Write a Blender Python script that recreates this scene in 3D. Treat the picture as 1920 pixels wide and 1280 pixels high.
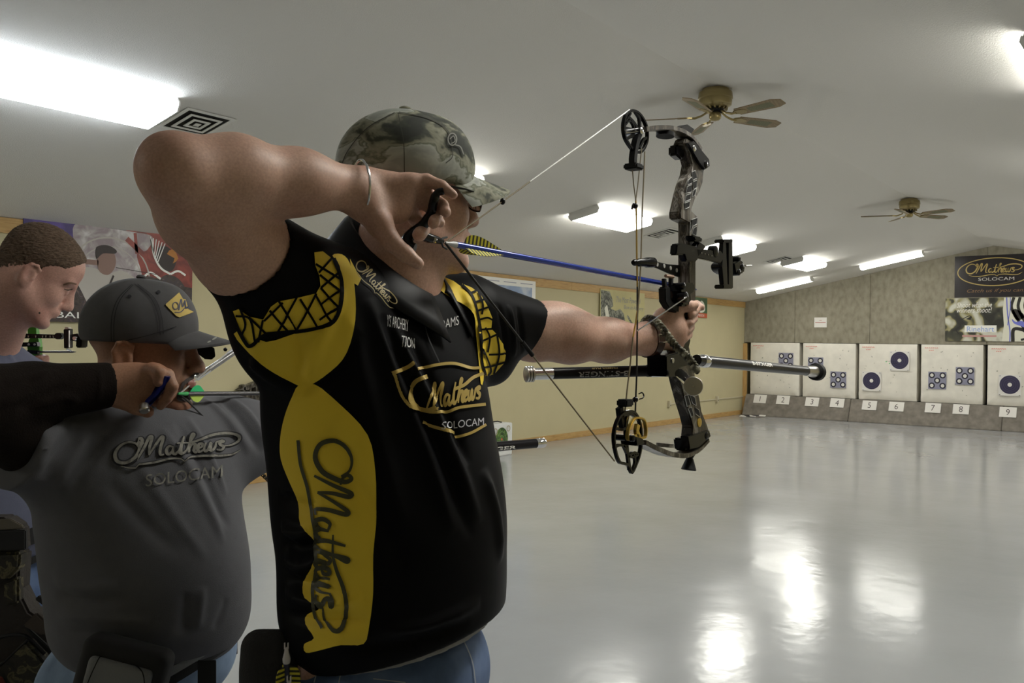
import bpy, bmesh, math, random
import numpy as np
from mathutils import Vector, Matrix
from mathutils.bvhtree import BVHTree
for _o in list(bpy.data.objects): bpy.data.objects.remove(_o)
SC = bpy.context.scene
COL = SC.collection
random.seed(3)
# ---------------------------------------------------------------- camera
YAW, FPX, ROLL, PITCH, CH = .649, 1650.0, .0132, .0017, 1.5
_F = Vector((math.cos(YAW)*math.cos(PITCH), math.sin(YAW)*math.cos(PITCH), math.sin(PITCH)))
_R0 = Vector((math.sin(YAW), -math.cos(YAW), 0)); _U0 = _R0.cross(_F)
_R = math.cos(ROLL)*_R0 + math.sin(ROLL)*_U0
_U = -math.sin(ROLL)*_R0 + math.cos(ROLL)*_U0
EYE = Vector((0, 0, CH))
cam = bpy.data.cameras.new('camera'); cam.sensor_width = 36; cam.lens = FPX/1920*36
cam.clip_start = .05; cam.clip_end = 100
co = bpy.data.objects.new('camera', cam); COL.objects.link(co)
co.matrix_world = Matrix(((_R.x, _U.x, -_F.x, EYE.x), (_R.y, _U.y, -_F.y, EYE.y), (_R.z, _U.z, -_F.z, EYE.z), (0, 0, 0, 1)))
SC.camera = co
# ---------------------------------------------------------------- world, exposure
w = bpy.data.worlds.new('world'); SC.world = w; w.use_nodes = True
w.node_tree.nodes['Background'].inputs[0].default_value = (.9, .93, 1, 1)
w.node_tree.nodes['Background'].inputs[1].default_value = .05
SC.view_settings.view_transform = 'Standard'; SC.view_settings.look = 'None'
SC.view_settings.gamma = 1; SC.view_settings.use_curve_mapping = False
SC.view_settings.exposure = 0.22
SC.cycles.max_bounces = 8; SC.cycles.diffuse_bounces = 5; SC.cycles.sample_clamp_indirect = 6
LAMP = 17.           # emission strength of the fixtures' diffusers

def ray(u, v): return _F + ((float(u)-960)/FPX)*_R - ((float(v)-640)/FPX)*_U
def P(u, v, Z): return EYE + Z*ray(u, v)

# ---------------------------------------------------------------- materials
MATS = {}
def mat(name, col, rough=.6, metal=0., spec=.5, noise=0., nscale=20., bump=0., bscale=60., emit=None, alpha=1., trans=0., coat=0., sheen=0., sss=0., stretch=(1, 1, 1)):
    if name in MATS: return MATS[name]
    m = bpy.data.materials.new(name); m.use_nodes = True; MATS[name] = m
    nt = m.node_tree; N = nt.nodes; L = nt.links; b = N['Principled BSDF']
    b.inputs['Base Color'].default_value = (*col, 1); b.inputs['Roughness'].default_value = rough
    b.inputs['Metallic'].default_value = metal; b.inputs['Specular IOR Level'].default_value = spec
    b.inputs['Coat Weight'].default_value = coat; b.inputs['Sheen Weight'].default_value = sheen
    b.inputs['Transmission Weight'].default_value = trans; b.inputs['Alpha'].default_value = alpha
    if sss: b.inputs['Subsurface Weight'].default_value = sss; b.inputs['Subsurface Radius'].default_value = (.012, .005, .003)
    tc = N.new('ShaderNodeTexCoord'); mp = N.new('ShaderNodeMapping'); mp.inputs['Scale'].default_value = stretch
    L.new(tc.outputs['Object'], mp.inputs[0])
    if noise:
        n = N.new('ShaderNodeTexNoise'); n.inputs['Scale'].default_value = nscale; n.inputs['Detail'].default_value = 6
        L.new(mp.outputs[0], n.inputs[0])
        r = N.new('ShaderNodeMapRange'); r.inputs[1].default_value = .25; r.inputs[2].default_value = .75
        r.inputs[3].default_value = 1-noise; r.inputs[4].default_value = 1+noise
        L.new(n.outputs[0], r.inputs[0])
        x = N.new('ShaderNodeVectorMath'); x.operation = 'SCALE'; x.inputs[0].default_value = col
        L.new(r.outputs[0], x.inputs[3]); L.new(x.outputs[0], b.inputs['Base Color'])
    if bump:
        n = N.new('ShaderNodeTexNoise'); n.inputs['Scale'].default_value = bscale; n.inputs['Detail'].default_value = 4
        L.new(mp.outputs[0], n.inputs[0])
        bb = N.new('ShaderNodeBump'); bb.inputs['Strength'].default_value = bump; bb.inputs['Distance'].default_value = .01
        L.new(n.outputs[0], bb.inputs['Height']); L.new(bb.outputs[0], b.inputs['Normal'])
    if emit:
        b.inputs['Emission Color'].default_value = (*emit[:3], 1); b.inputs['Emission Strength'].default_value = emit[3]
    return m
def ramp_mat(name, cols, scale=8., rough=.6, kind='noise', distort=0., stretch=(1, 1, 1), metal=0, bump=0., spec=.5, detail=5., coat=0.):
    """colour ramp of constant-ish bands over a noise: camouflage, posters, wood"""
    if name in MATS: return MATS[name]
    m = bpy.data.materials.new(name); m.use_nodes = True; MATS[name] = m
    nt = m.node_tree; N = nt.nodes; L = nt.links; b = N['Principled BSDF']
    b.inputs['Roughness'].default_value = rough; b.inputs['Metallic'].default_value = metal; b.inputs['Specular IOR Level'].default_value = spec
    b.inputs['Coat Weight'].default_value = coat
    tc = N.new('ShaderNodeTexCoord'); mp = N.new('ShaderNodeMapping'); mp.inputs['Scale'].default_value = stretch
    L.new(tc.outputs['Object'], mp.inputs[0])
    if kind == 'noise':
        n = N.new('ShaderNodeTexNoise'); n.inputs['Detail'].default_value = detail; n.inputs['Distortion'].default_value = distort
    else:
        n = N.new('ShaderNodeTexWave'); n.inputs['Distortion'].default_value = distort; n.inputs['Detail'].default_value = detail
    n.inputs['Scale'].default_value = scale
    L.new(mp.outputs[0], n.inputs[0])
    cr = N.new('ShaderNodeValToRGB'); L.new(n.outputs[1 if kind != 'noise' else 0], cr.inputs[0])
    els = cr.color_ramp.elements
    for i, (p, c) in enumerate(cols):
        e = els[i] if i < 2 else els.new(p)
        e.position = p; e.color = (*c, 1)
    L.new(cr.outputs[0], b.inputs['Base Color'])
    if bump:
        bb = N.new('ShaderNodeBump'); bb.inputs['Strength'].default_value = bump; bb.inputs['Distance'].default_value = .01
        L.new(n.outputs[0], bb.inputs['Height']); L.new(bb.outputs[0], b.inputs['Normal'])
    return m
M_white = mat('white_paint', (.8, .8, .78), .5)
M_black = mat('black_anodised', (.003, .003, .004), .2, spec=.3)
M_blackm = mat('black_matt', (.006, .006, .0065), .6, spec=.2)
M_steel = mat('brushed_steel', (.55, .53, .5), .3, metal=1)
M_chrome = mat('chrome', (.75, .75, .77), .12, metal=1)
M_gold = mat('gold_anodised', (.62, .43, .10), .3, metal=.85)
M_brass = mat('antique_brass', (.30, .24, .11), .3, metal=.75)
M_camo = ramp_mat('bow_camouflage', [(.34, (.008, .007, .006)), (.42, (.035, .026, .018)), (.47, (.012, .010, .008)), (.50, (.11, .09, .065)), (.53, (.02, .016, .013)), (.58, (.20, .185, .16)), (.62, (.04, .032, .026)), (.69, (.36, .34, .31))], 11, .35, distort=1.0, stretch=(3, 3, .9), coat=.1, spec=.35)
M_capcamo = ramp_mat('cap_camouflage', [(.36, (.022, .026, .02)), (.42, (.05, .055, .04)), (.45, (.17, .17, .12)), (.50, (.26, .26, .20)), (.53, (.11, .12, .08)), (.56, (.36, .37, .33)), (.64, (.24, .255, .23))], 13, .85, distort=.35, detail=4, stretch=(1, 1, 1.4))
M_packcamo = ramp_mat('pack_camouflage', [(.33, (.008, .007, .005)), (.45, (.02, .017, .01)), (.5, (.012, .01, .006)), (.57, (.10, .085, .04)), (.65, (.03, .024, .012))], 25, .8, distort=1.5)

# ---------------------------------------------------------------- objects
def tag(o, label=None, cat=None, group=None, kind=None):
    if label: o['label'] = label
    if cat: o['category'] = cat
    if group: o['group'] = group
    if kind: o['kind'] = kind
    return o
def link(name, me, parent=None, m=None, smooth=False):
    o = bpy.data.objects.new(name, me); COL.objects.link(o)
    if m is not None:
        for mm in (m if isinstance(m, (list, tuple)) else [m]): me.materials.append(mm)
    if smooth: me.polygons.foreach_set('use_smooth', [True]*len(me.polygons)); me.update()
    if parent:
        o.parent = parent; o.matrix_parent_inverse = parent.matrix_world.inverted()
    return o
def empty(name, loc, label=None, cat=None, group=None):
    o = bpy.data.objects.new(name, None); COL.objects.link(o); o.location = loc; o.empty_display_size = .05
    o.matrix_world = Matrix.Translation(Vector(loc)); tag(o, label, cat, group); return o
class MB:
    """collects shapes (world coordinates) and links them as one mesh object"""
    def __init__(s): s.v = []; s.f = []
    def add(s, vs, fs):
        n = len(s.v); s.v += [tuple(v) for v in vs]; s.f += [tuple(i+n for i in f) for f in fs]; return s
    def box(s, c, d, ax=None):
        c = Vector(c); X, Y, Z = ax or (Vector((1, 0, 0)), Vector((0, 1, 0)), Vector((0, 0, 1)))
        vs = [c + X*(sx*d[0]/2) + Y*(sy*d[1]/2) + Z*(sz*d[2]/2) for sx in (-1, 1) for sy in (-1, 1) for sz in (-1, 1)]
        return s.add(vs, [(0, 1, 3, 2), (4, 6, 7, 5), (0, 4, 5, 1), (2, 3, 7, 6), (0, 2, 6, 4), (1, 5, 7, 3)])
    def tube(s, pts, r, n=10, closed=False, caps=True):
        pts = [Vector(p) for p in pts]; K = len(pts)
        rs = r if isinstance(r, (list, tuple)) else [r]*K
        up = None; rings = []
        for i, p in enumerate(pts):
            if closed: t = pts[(i+1) % K]-pts[i-1]
            else: t = pts[min(i+1, K-1)]-pts[max(i-1, 0)]
            t.normalize()
            if up is None:
                up = Vector((0, 0, 1)) if abs(t.z) < .9 else Vector((1, 0, 0))
            a = (up - t*up.dot(t)); a.normalize(); up = a; b = t.cross(a)
            rings.append([p + a*(math.cos(2*math.pi*j/n)*rs[i]) + b*(math.sin(2*math.pi*j/n)*rs[i]) for j in range(n)])
        vs = [q for rr in rings for q in rr]; fs = []
        for i in range(K if closed else K-1):
            for j in range(n):
                fs.append((i*n+j, i*n+(j+1) % n, ((i+1) % K)*n+(j+1) % n, ((i+1) % K)*n+j))
        if caps and not closed: fs += [tuple(range(n))[::-1], tuple((K-1)*n+j for j in range(n))]
        return s.add(vs, fs)
    def lathe(s, o, axis, prof, n=24):
        """prof: list of (distance along the axis, radius)"""
        o = Vector(o); t = Vector(axis).normalized(); a = t.orthogonal().normalized(); b = t.cross(a)
        vs = [o + t*h + a*(math.cos(2*math.pi*j/n)*r) + b*(math.sin(2*math.pi*j/n)*r) for h, r in prof for j in range(n)]
        K = len(prof); fs = [(i*n+j, i*n+(j+1) % n, (i+1)*n+(j+1) % n, (i+1)*n+j) for i in range(K-1) for j in range(n)]
        fs += [tuple(range(n))[::-1], tuple((K-1)*n+j for j in range(n))]
        return s.add(vs, fs)
    def prism(s, pts, off):
        """pts: polygon (world points); off: thickness vector"""
        K = len(pts); off = Vector(off); vs = [Vector(p)-off/2 for p in pts] + [Vector(p)+off/2 for p in pts]
        fs = [tuple(range(K))[::-1], tuple(range(K, 2*K))] + [(i, (i+1) % K, K+(i+1) % K, K+i) for i in range(K)]
        return s.add(vs, fs)
    def ball(s, c, r, n=12, ax=None):
        c = Vector(c); r = r if isinstance(r, (tuple, list)) else (r, r, r)
        X, Y, Z = ax or (Vector((1, 0, 0)), Vector((0, 1, 0)), Vector((0, 0, 1)))
        m = n//2; vs = []
        for i in range(m+1):
            th = math.pi*i/m
            for j in range(n):
                ph = 2*math.pi*j/n
                vs.append(c + X*(r[0]*math.sin(th)*math.cos(ph)) + Y*(r[1]*math.sin(th)*math.sin(ph)) + Z*(r[2]*math.cos(th)))
        fs = [(i*n+j, i*n+(j+1) % n, (i+1)*n+(j+1) % n, (i+1)*n+j) for i in range(m) for j in range(n)]
        return s.add(vs, fs)
    def mesh(s, name='m'):
        me = bpy.data.meshes.new(name); me.from_pydata(s.v, [], s.f); me.validate(); return me
    def build(s, name, m, parent=None, smooth=False, bevel=0, weld=False):
        me = s.mesh(name)
        bm = bmesh.new(); bm.from_mesh(me)
        if weld or smooth: bmesh.ops.remove_doubles(bm, verts=bm.verts, dist=1e-5)
        bmesh.ops.recalc_face_normals(bm, faces=bm.faces)
        if bevel: bmesh.ops.bevel(bm, geom=[e for e in bm.edges if len(e.link_faces) == 2 and e.calc_face_angle(0) > .6], offset=bevel, segments=2, affect='EDGES')
        bm.to_mesh(me); bm.free()
        o = link(name, me, parent, m)
        if smooth:
            me.polygons.foreach_set('use_smooth', [True]*len(me.polygons))
            try: me.set_sharp_from_angle(angle=math.radians(42))
            except Exception: pass
        return o
def frame_from(t, up=Vector((0, 0, 1))):
    t = Vector(t).normalized(); a = (up - t*up.dot(t)).normalized(); return t, t.cross(a)*-1, a
def crom(pts, n=8, closed=False):
    """Catmull-Rom through points (any dimension)"""
    p = np.array([tuple(q) for q in pts], float); K = len(p); out = []
    rng = range(K) if closed else range(K-1)
    for i in rng:
        p0 = p[i-1] if (closed or i > 0) else 2*p[0]-p[1]; p1 = p[i]; p2 = p[(i+1) % K]
        p3 = p[(i+2) % K] if (closed or i+2 < K) else 2*p[-1]-p[-2]
        for j in range(n):
            t = j/n
            out.append(.5*((2*p1)+(-p0+p2)*t+(2*p0-5*p1+4*p2-p3)*t*t+(-p0+3*p1-3*p2+p3)*t**3))
    if not closed: out.append(p[-1])
    return out

# ---------------------------------------------------------------- flat prints: 2D shapes
def s_poly(pts, smooth=0, closed=True):
    if smooth: pts = crom(pts, smooth, True)
    return ([tuple(p[:2]) for p in pts], [tuple(range(len(pts)))])
def s_stroke(pts, wd, n=8, closed=False, flat=False):
    q = pts if flat else crom(pts, n, closed)
    q = [np.array(a[:2], float) for a in q]; K = len(q); vs = []; fs = []
    W = wd if callable(wd) else (lambda t: wd)
    for i in range(K):
        t = (q[(i+1) % K]-q[i-1]) if closed else (q[min(i+1, K-1)]-q[max(i-1, 0)])
        l = np.hypot(*t) or 1; nn = np.array([-t[1], t[0]])/l*W(i/(K-1))/2
        vs += [tuple(q[i]+nn), tuple(q[i]-nn)]
    for i in range(K if closed else K-1):
        j = (i+1) % K; fs.append((2*i, 2*i+1, 2*j+1, 2*j))
    return (vs, fs)
def s_ell(c, rx, ry, n=32, ang=0):
    ca, sa = math.cos(ang), math.sin(ang)
    return ([(c[0]+rx*math.cos(t)*ca-ry*math.sin(t)*sa, c[1]+rx*math.cos(t)*sa+ry*math.sin(t)*ca) for t in [2*math.pi*i/n for i in range(n)]], [tuple(range(n))])
def s_ring(c, rx, ry, wd, n=40, ang=0):
    a = s_ell(c, rx, ry, n, ang)[0]; return s_stroke(a, wd, closed=True, flat=True)
_tc = {}
def s_text(txt, w=None, h=None, at=(0, 0), shear=0., bold=0.):
    """text as 2D faces, scaled to width w and height h, lower left corner at"""
    key = (txt, shear, bold)
    if key not in _tc:
        cu = bpy.data.curves.new('t', 'FONT'); cu.body = txt; cu.shear = shear; cu.offset = bold; cu.resolution_u = 3
        o = bpy.data.objects.new('t', cu); me = o.to_mesh()
        vs = [tuple(v.co[:2]) for v in me.vertices]; fs = [tuple(p.vertices) for p in me.polygons]
        o.to_mesh_clear(); bpy.data.objects.remove(o); bpy.data.curves.remove(cu); _tc[key] = (vs, fs)
    vs, fs = _tc[key]; x0 = min(v[0] for v in vs); x1 = max(v[0] for v in vs); y0 = min(v[1] for v in vs); y1 = max(v[1] for v in vs)
    sx = w/(x1-x0) if w else None; sy = h/(y1-y0) if h else None; sx = sx or sy; sy = sy or sx
    return ([(at[0]+(v[0]-x0)*sx, at[1]+(v[1]-y0)*sy) for v in vs], fs)
def s_xf(sh, fn): return ([tuple(fn(x, y)) for x, y in sh[0]], sh[1])
def s_join(shs):
    vs = []; fs = []
    for v, f in shs:
        n = len(vs); vs += list(v); fs += [tuple(i+n for i in g) for g in f]
    return (vs, fs)
def script_logo(parts=('word', 'swash', 'under'), k=1.):
    """a hand-lettered script word on a 10.6 x 3.4 field, baseline y=0"""
    wv = lambda a, b: (lambda t: k*(a+(b-a)*math.sin(math.pi*t)))
    S = []
    if 'swash' in parts:
        S.append(s_stroke([(2.05, 1.5), (1.75, 1.95), (1.1, 2.1), (.45, 1.7), (.1, .95), (.3, .15), (1.0, -.1), (1.75, .35), (2.15, 1.1), (2.35, 1.75), (2.2, 2.1), (1.98, 1.85), (2.2, 1.55), (2.5, 1.5)], wv(.14, .34), 6))
        S.append(s_stroke([(9.05, .42), (9.75, .5), (10.4, .95), (10.3, 1.5), (9.4, 1.8), (8.2, 1.75), (7.1, 1.35), (6.3, 1.15), (5.2, 1.15)], wv(.12, .3), 6))
    if 'word' in parts:
        L = [[(2.0, -.1), (2.5, 1.0), (2.95, 2.1), (3.15, 2.0), (2.95, 1.0), (2.9, .15)], [(2.9, .15), (3.45, 1.2), (3.95, 2.0), (4.1, 1.85), (3.85, .8), (3.85, .1), (4.15, .1)],
             [(4.95, .85), (4.6, .95), (4.35, .5), (4.5, .05), (4.85, .35), (5.0, .9)], [(5.0, .9), (4.9, .3), (5.1, .02), (5.4, .4)],
             [(5.8, 1.9), (5.55, .9), (5.5, .2), (5.7, .02), (5.95, .3)], [(5.95, .2), (6.35, 1.3), (6.65, 1.95), (6.5, 2.0), (6.3, 1.2), (6.15, .0)],
             [(6.2, .4), (6.5, .95), (6.75, .85), (6.65, .25), (6.8, .02), (7.0, .3)], [(7.0, .42), (7.3, .6), (7.3, .92), (7.05, .85), (6.95, .4), (7.1, .03), (7.5, .3)],
             [(7.6, .95), (7.5, .35), (7.6, .03), (7.85, .3), (8.0, .9), (7.95, .3), (8.1, .02), (8.35, .4), (8.45, .92)],
             [(8.4, .9), (8.9, 1.05), (9.05, .9), (8.75, .85), (8.8, .6), (9.05, .35), (8.9, .03), (8.5, .1)]]
        for l in L: S.append(s_stroke(l, wv(.16, .3), 5))
    if 'under' in parts:
        S.append(s_stroke([(.6, -.45), (1.6, -.75), (3.2, -.72), (4.6, -.45), (5.5, -.5), (5.9, -.85)], wv(.08, .24), 6))
        S.append(s_stroke([(5.9, -.85), (6.3, -.5), (7.4, -.42), (8.8, -.6), (9.8, -.55), (10.5, -.1)], wv(.08, .24), 6))
    return s_join(S)
def flat(name, sh, O, ux, uy, n, m, parent, off=.001, **kw):
    """a flat print: 2D shape laid on the plane O + x ux + y uy, off along n"""
    O, ux, uy, n = Vector(O), Vector(ux), Vector(uy), Vector(n)
    me = bpy.data.meshes.new(name); me.from_pydata([tuple(O+ux*x+uy*y+n*off) for x, y in sh[0]], [], sh[1])
    bm = bmesh.new(); bm.from_mesh(me)
    want = n
    for f in bm.faces:
        f.normal_update()
        if f.normal.dot(want) < 0: f.normal_flip()
    bm.to_mesh(me); bm.free()
    return link(name, me, parent, m)
def project(name, sh, bvh, m, parent=None, off=.0015, L=5., pxf=None, src=EYE, subd=True, smooth=True):
    """a print on cloth: the 2D shape (in picture coordinates seen from src) laid on the real surface in bvh"""
    bm = bmesh.new(); vs = [bm.verts.new((x, y, 0)) for x, y in sh[0]]
    for f in sh[1]:
        try: bm.faces.new([vs[i] for i in f])
        except ValueError: pass
    bmesh.ops.triangulate(bm, faces=bm.faces)
    if subd:
        for it in range(8):
            es = [e for e in bm.edges if e.calc_length() > L]
            if not es: break
            bmesh.ops.subdivide_edges(bm, edges=es, cuts=1); bmesh.ops.triangulate(bm, faces=[f for f in bm.faces if len(f.verts) > 3])
    dead = []
    for v in bm.verts:
        d = ray(v.co.x, v.co.y).normalized()
        h, n, i, t = bvh.ray_cast(src, d, 6)
        if h is None: dead.append(v); continue
        if n.dot(d) > 0: n = -n
        v.co = h + n*off - d*(off*.5)
    bmesh.ops.delete(bm, geom=dead, context='VERTS')
    bad = [f for f in bm.faces if max(e.calc_length() for e in f.edges) > .05]
    bmesh.ops.delete(bm, geom=bad, context='FACES_ONLY')
    for f in bm.faces:
        f.normal_update()
        if f.normal.dot(f.calc_center_median()-EYE) > 0: f.normal_flip()
    me = bpy.data.meshes.new(name); bm.to_mesh(me); bm.free()
    return link(name, me, parent, m, smooth=smooth)

# ---------------------------------------------------------------- implicit surfaces
class SDF:
    def __init__(s): s.p = []
    def _a(s, fn, c, R, k, op): s.p.append((fn, np.array(tuple(c), float), R, k, op)); return s
    def ell(s, c, r, ax=None, k=.02, op='+'):
        c = np.array(tuple(c), float); r = np.array(r if isinstance(r, (list, tuple)) else (r, r, r), float)
        M = np.eye(3) if ax is None else np.array([tuple(a) for a in ax])
        def fn(p):
            q = (p-c)@M.T; k0 = np.linalg.norm(q/r, axis=-1); k1 = np.linalg.norm(q/(r*r), axis=-1)+1e-9
            return k0*(k0-1)/k1
        return s._a(fn, c, r.max(), k, op)
    def cap(s, a, b, ra, rb=None, k=.02, op='+'):
        a = np.array(tuple(a), float); b = np.array(tuple(b), float); rb = ra if rb is None else rb
        ab = b-a; L2 = ab@ab+1e-12
        def fn(p):
            t = np.clip(((p-a)@ab)/L2, 0, 1)
            return np.linalg.norm(p-a-t[..., None]*ab, axis=-1)-(ra+(rb-ra)*t)
        return s._a(fn, (a+b)/2, math.sqrt(L2)/2+max(ra, rb), k, op)
    def chain(s, pts, rs, k=.02, k2=None):
        for i in range(len(pts)-1): s.cap(pts[i], pts[i+1], rs[i], rs[i+1], k if i == 0 else (k2 or min(k, .01)))
        return s
    def box(s, c, h, ax=None, rad=.01, k=.01, op='+'):
        c = np.array(tuple(c), float); h = np.array(h, float)-rad; M = np.eye(3) if ax is None else np.array([tuple(a) for a in ax])
        def fn(p):
            q = np.abs((p-c)@M.T)-h
            return np.linalg.norm(np.maximum(q, 0), axis=-1)+np.minimum(q.max(-1), 0)-rad
        return s._a(fn, c, float(np.linalg.norm(h))+rad, k, op)
    def half(s, o, n, k=.004):
        """keep the side opposite to n"""
        o = np.array(tuple(o), float); n = np.array(tuple(n), float); n = n/np.linalg.norm(n)
        return s._a(lambda p: (p-o)@n, o, 1e9, k, '&')
    def ev(s, p, bc=None, br=0):
        d = np.full(p.shape[:-1], 1.0)
        for fn, c, R, k, op in s.p:
            if bc is not None and R < 1e8 and np.linalg.norm(bc-c) > R+br+2*k+.05: continue
            e = fn(p)
            if op == '+':
                h = np.maximum(k-np.abs(d-e), 0)/k if k > 0 else 0
                d = np.minimum(d, e)-h*h*k*.25
            elif op == '-':
                h = np.maximum(k-np.abs(d+e), 0)/k
                d = np.maximum(d, -e)+h*h*k*.25
            else:
                h = np.maximum(k-np.abs(d-e), 0)/k
                d = np.maximum(d, e)+h*h*k*.25
        return d
    def mesh(s, h=.003, B=20):
        adds = [q for q in s.p if q[4] == '+']
        lo = np.min([c-R for _, c, R, _, _ in adds], 0)-2*h; hi = np.max([c+R for _, c, R, _, _ in adds], 0)+2*h
        bs = B*h; nb = np.ceil((hi-lo)/bs).astype(int)
        NX, NY, NZ = (nb*B+2).tolist()
        g = np.stack(np.meshgrid(*[lo[i]+(np.arange(nb[i])+.5)*bs for i in range(3)], indexing='ij'), -1)
        br = bs*.8661
        gd = s.ev(g)
        ids = np.argwhere(np.abs(gd) < br*1.8+.012)
        ax = np.arange(B+1)
        base = np.stack(np.meshgrid(ax, ax, ax, indexing='ij'), -1)
        C8 = [(i, j, k) for i in (0, 1) for j in (0, 1) for k in (0, 1)]
        E12 = [(a, b) for a in range(8) for b in range(a+1, 8) if sum(abs(C8[a][t]-C8[b][t]) for t in range(3)) == 1]
        keys = []; pos = []; quads = []
        for ib in ids:
            o = ib*B; p = lo+(base+o)*h
            v = s.ev(p, lo+(ib+.5)*bs, br)
            neg = v < 0
            if neg.all() or not neg.any(): continue
            cnt = sum(neg[i:B+i, j:B+j, k:B+k].astype(np.int8) for i, j, k in C8)
            cc = np.argwhere((cnt > 0) & (cnt < 8))
            if len(cc) == 0: continue
            cv = np.stack([v[cc[:, 0]+i, cc[:, 1]+j, cc[:, 2]+k] for i, j, k in C8], 1)
            sm = np.zeros((len(cc), 3)); nn = np.zeros(len(cc))
            for a, b in E12:
                va, vb = cv[:, a], cv[:, b]; x = (va < 0) != (vb < 0)
                t = np.where(x, va/np.where(x, va-vb, 1), 0)
                q = np.array(C8[a])[None]+t[:, None]*(np.array(C8[b])-np.array(C8[a]))[None]
                sm += q*x[:, None]; nn += x
            gi = cc+o
            keys.append((gi[:, 0]*NY+gi[:, 1])*NZ+gi[:, 2]); pos.append(lo+(gi+sm/nn[:, None])*h)
            for axn in range(3):
                sl0 = [slice(0, B)]*3; sl1 = list(sl0); sl1[axn] = slice(1, B+1)
                a = neg[tuple(sl0)]; b = neg[tuple(sl1)]
                e = np.argwhere(a != b)
                if len(e) == 0: continue
                fl = a[e[:, 0], e[:, 1], e[:, 2]]
                G = e+o; u, w_ = (axn+1) % 3, (axn+2) % 3
                du = np.zeros(3, int); du[u] = 1; dw = np.zeros(3, int); dw[w_] = 1
                K = [((q[:, 0]*NY+q[:, 1])*NZ+q[:, 2]) for q in (G-du-dw, G-dw, G, G-du)]
                Q = np.stack(K, 1); Q[~fl] = Q[~fl][:, ::-1]; quads.append(Q)
        keys = np.concatenate(keys); pos = np.concatenate(pos); quads = np.concatenate(quads)
        od = np.argsort(keys); keys = keys[od]; pos = pos[od]
        ix = np.clip(np.searchsorted(keys, quads), 0, len(keys)-1)
        ok = (keys[ix] == quads).all(1); ix = ix[ok]
        return pos, ix
def np_mesh(name, pos, quads):
    me = bpy.data.meshes.new(name); me.vertices.add(len(pos)); me.vertices.foreach_set('co', pos.astype(np.float32).ravel())
    nq = len(quads); me.loops.add(nq*4); me.loops.foreach_set('vertex_index', quads.astype(np.int32).ravel())
    me.polygons.add(nq); me.polygons.foreach_set('loop_start', np.arange(0, nq*4, 4, dtype=np.int32))
    me.polygons.foreach_set('use_smooth', np.ones(nq, bool)); me.update(calc_edges=True); me.validate(); return me
def vnormals(pos, quads):
    n = np.cross(pos[quads[:, 2]]-pos[quads[:, 0]], pos[quads[:, 3]]-pos[quads[:, 1]])
    N = np.zeros_like(pos)
    for k in range(4):
        for c in range(3): N[:, c] += np.bincount(quads[:, k], n[:, c], len(pos))
    return N/(np.linalg.norm(N, axis=1, keepdims=True)+1e-12)
def relax(pos, quads, it=1, f=.5):
    for _ in range(it):
        S = np.zeros_like(pos); W = np.zeros(len(pos))
        for k in range(4):
            a = quads[:, k]; b = quads[:, (k+1) % 4]
            for c in range(3): S[:, c] += np.bincount(a, pos[b, c], len(pos)) + np.bincount(b, pos[a, c], len(pos))
            W += np.bincount(a, minlength=len(pos)) + np.bincount(b, minlength=len(pos))
        pos = pos*(1-f)+S/np.maximum(W, 1)[:, None]*f
    return pos
def bvh_of(pos, quads): return BVHTree.FromPolygons(pos.tolist(), quads.tolist())
def folds(pos, quads, F, bvh):
    """F: list of (picture polyline, half width m, height m): a ridge (or furrow) pressed into the cloth along a line on its surface"""
    N = vnormals(pos, quads); D = np.zeros(len(pos))
    for pl, wd, amp in F:
        pts = []
        for q in crom(pl, 6):
            h = bvh.ray_cast(EYE, ray(q[0], q[1]).normalized(), 6)[0]
            if h is not None: pts.append(np.array(h))
        if len(pts) < 3: continue
        pts = np.array(pts); L = len(pts)-1
        lo = pts.min(0)-3*wd; hi = pts.max(0)+3*wd
        idx = np.where(((pos > lo) & (pos < hi)).all(1))[0]
        if len(idx) == 0: continue
        q = pos[idx]; best = np.full(len(idx), 1e9); bt = np.zeros(len(idx))
        for i in range(L):
            a = pts[i]; ab = pts[i+1]-a; t = np.clip((q-a)@ab/(ab@ab+1e-12), 0, 1)
            d = np.linalg.norm(q-a-t[:, None]*ab, axis=1); m_ = d < best; best[m_] = d[m_]; bt[m_] = (i+t[m_])/L
        D[idx] += amp*np.exp(-(best/wd)**2)*np.clip(np.minimum(bt, 1-bt)*5, 0, 1)**.7
    return pos+N*D[:, None]
print('core ready')
# ================================================================ THE ROOM
WX, WY, HW, RY, RZ = 18.67, 7.69, 2.475, 2.808, 3.45
SL = (RZ-HW)/(WY-RY); YR = 2*RY-WY; X0 = -5.0; XB = 19.3
def zc(y): return RZ-SL*abs(y-RY)
V = Vector
m_wall = mat('tan_wall_paint', (.52, .465, .285), .75, noise=.03, nscale=3, bump=.05, bscale=150)
m_ceil = mat('textured_ceiling_paint', (.70, .685, .65), .9, bump=.35, bscale=130)
m_floor = mat('grey_gloss_floor_paint', (.355, .366, .38), .16, spec=.5, noise=.05, nscale=1.6)
m_carpet = ramp_mat('olive_grey_carpet', [(.3, (.215, .195, .145)), (.5, (.27, .248, .19)), (.7, (.315, .29, .225))], 9, .95, bump=.3, stretch=(1, 1.3, .8), detail=8)
m_carpet2 = ramp_mat('grey_carpet', [(.3, (.16, .145, .125)), (.5, (.205, .185, .16)), (.7, (.25, .23, .2))], 9, .95, bump=.3, detail=8)
m_wood = ramp_mat('pine_trim', [(.3, (.40, .235, .075)), (.55, (.52, .33, .12)), (.72, (.36, .19, .06))], 6, .5, stretch=(.6, 6, 6), distort=.6)
m_woodv = ramp_mat('pine_post', [(.3, (.42, .25, .09)), (.55, (.54, .34, .13)), (.72, (.38, .2, .07))], 6, .5, stretch=(6, 6, .6), distort=.6)
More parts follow.
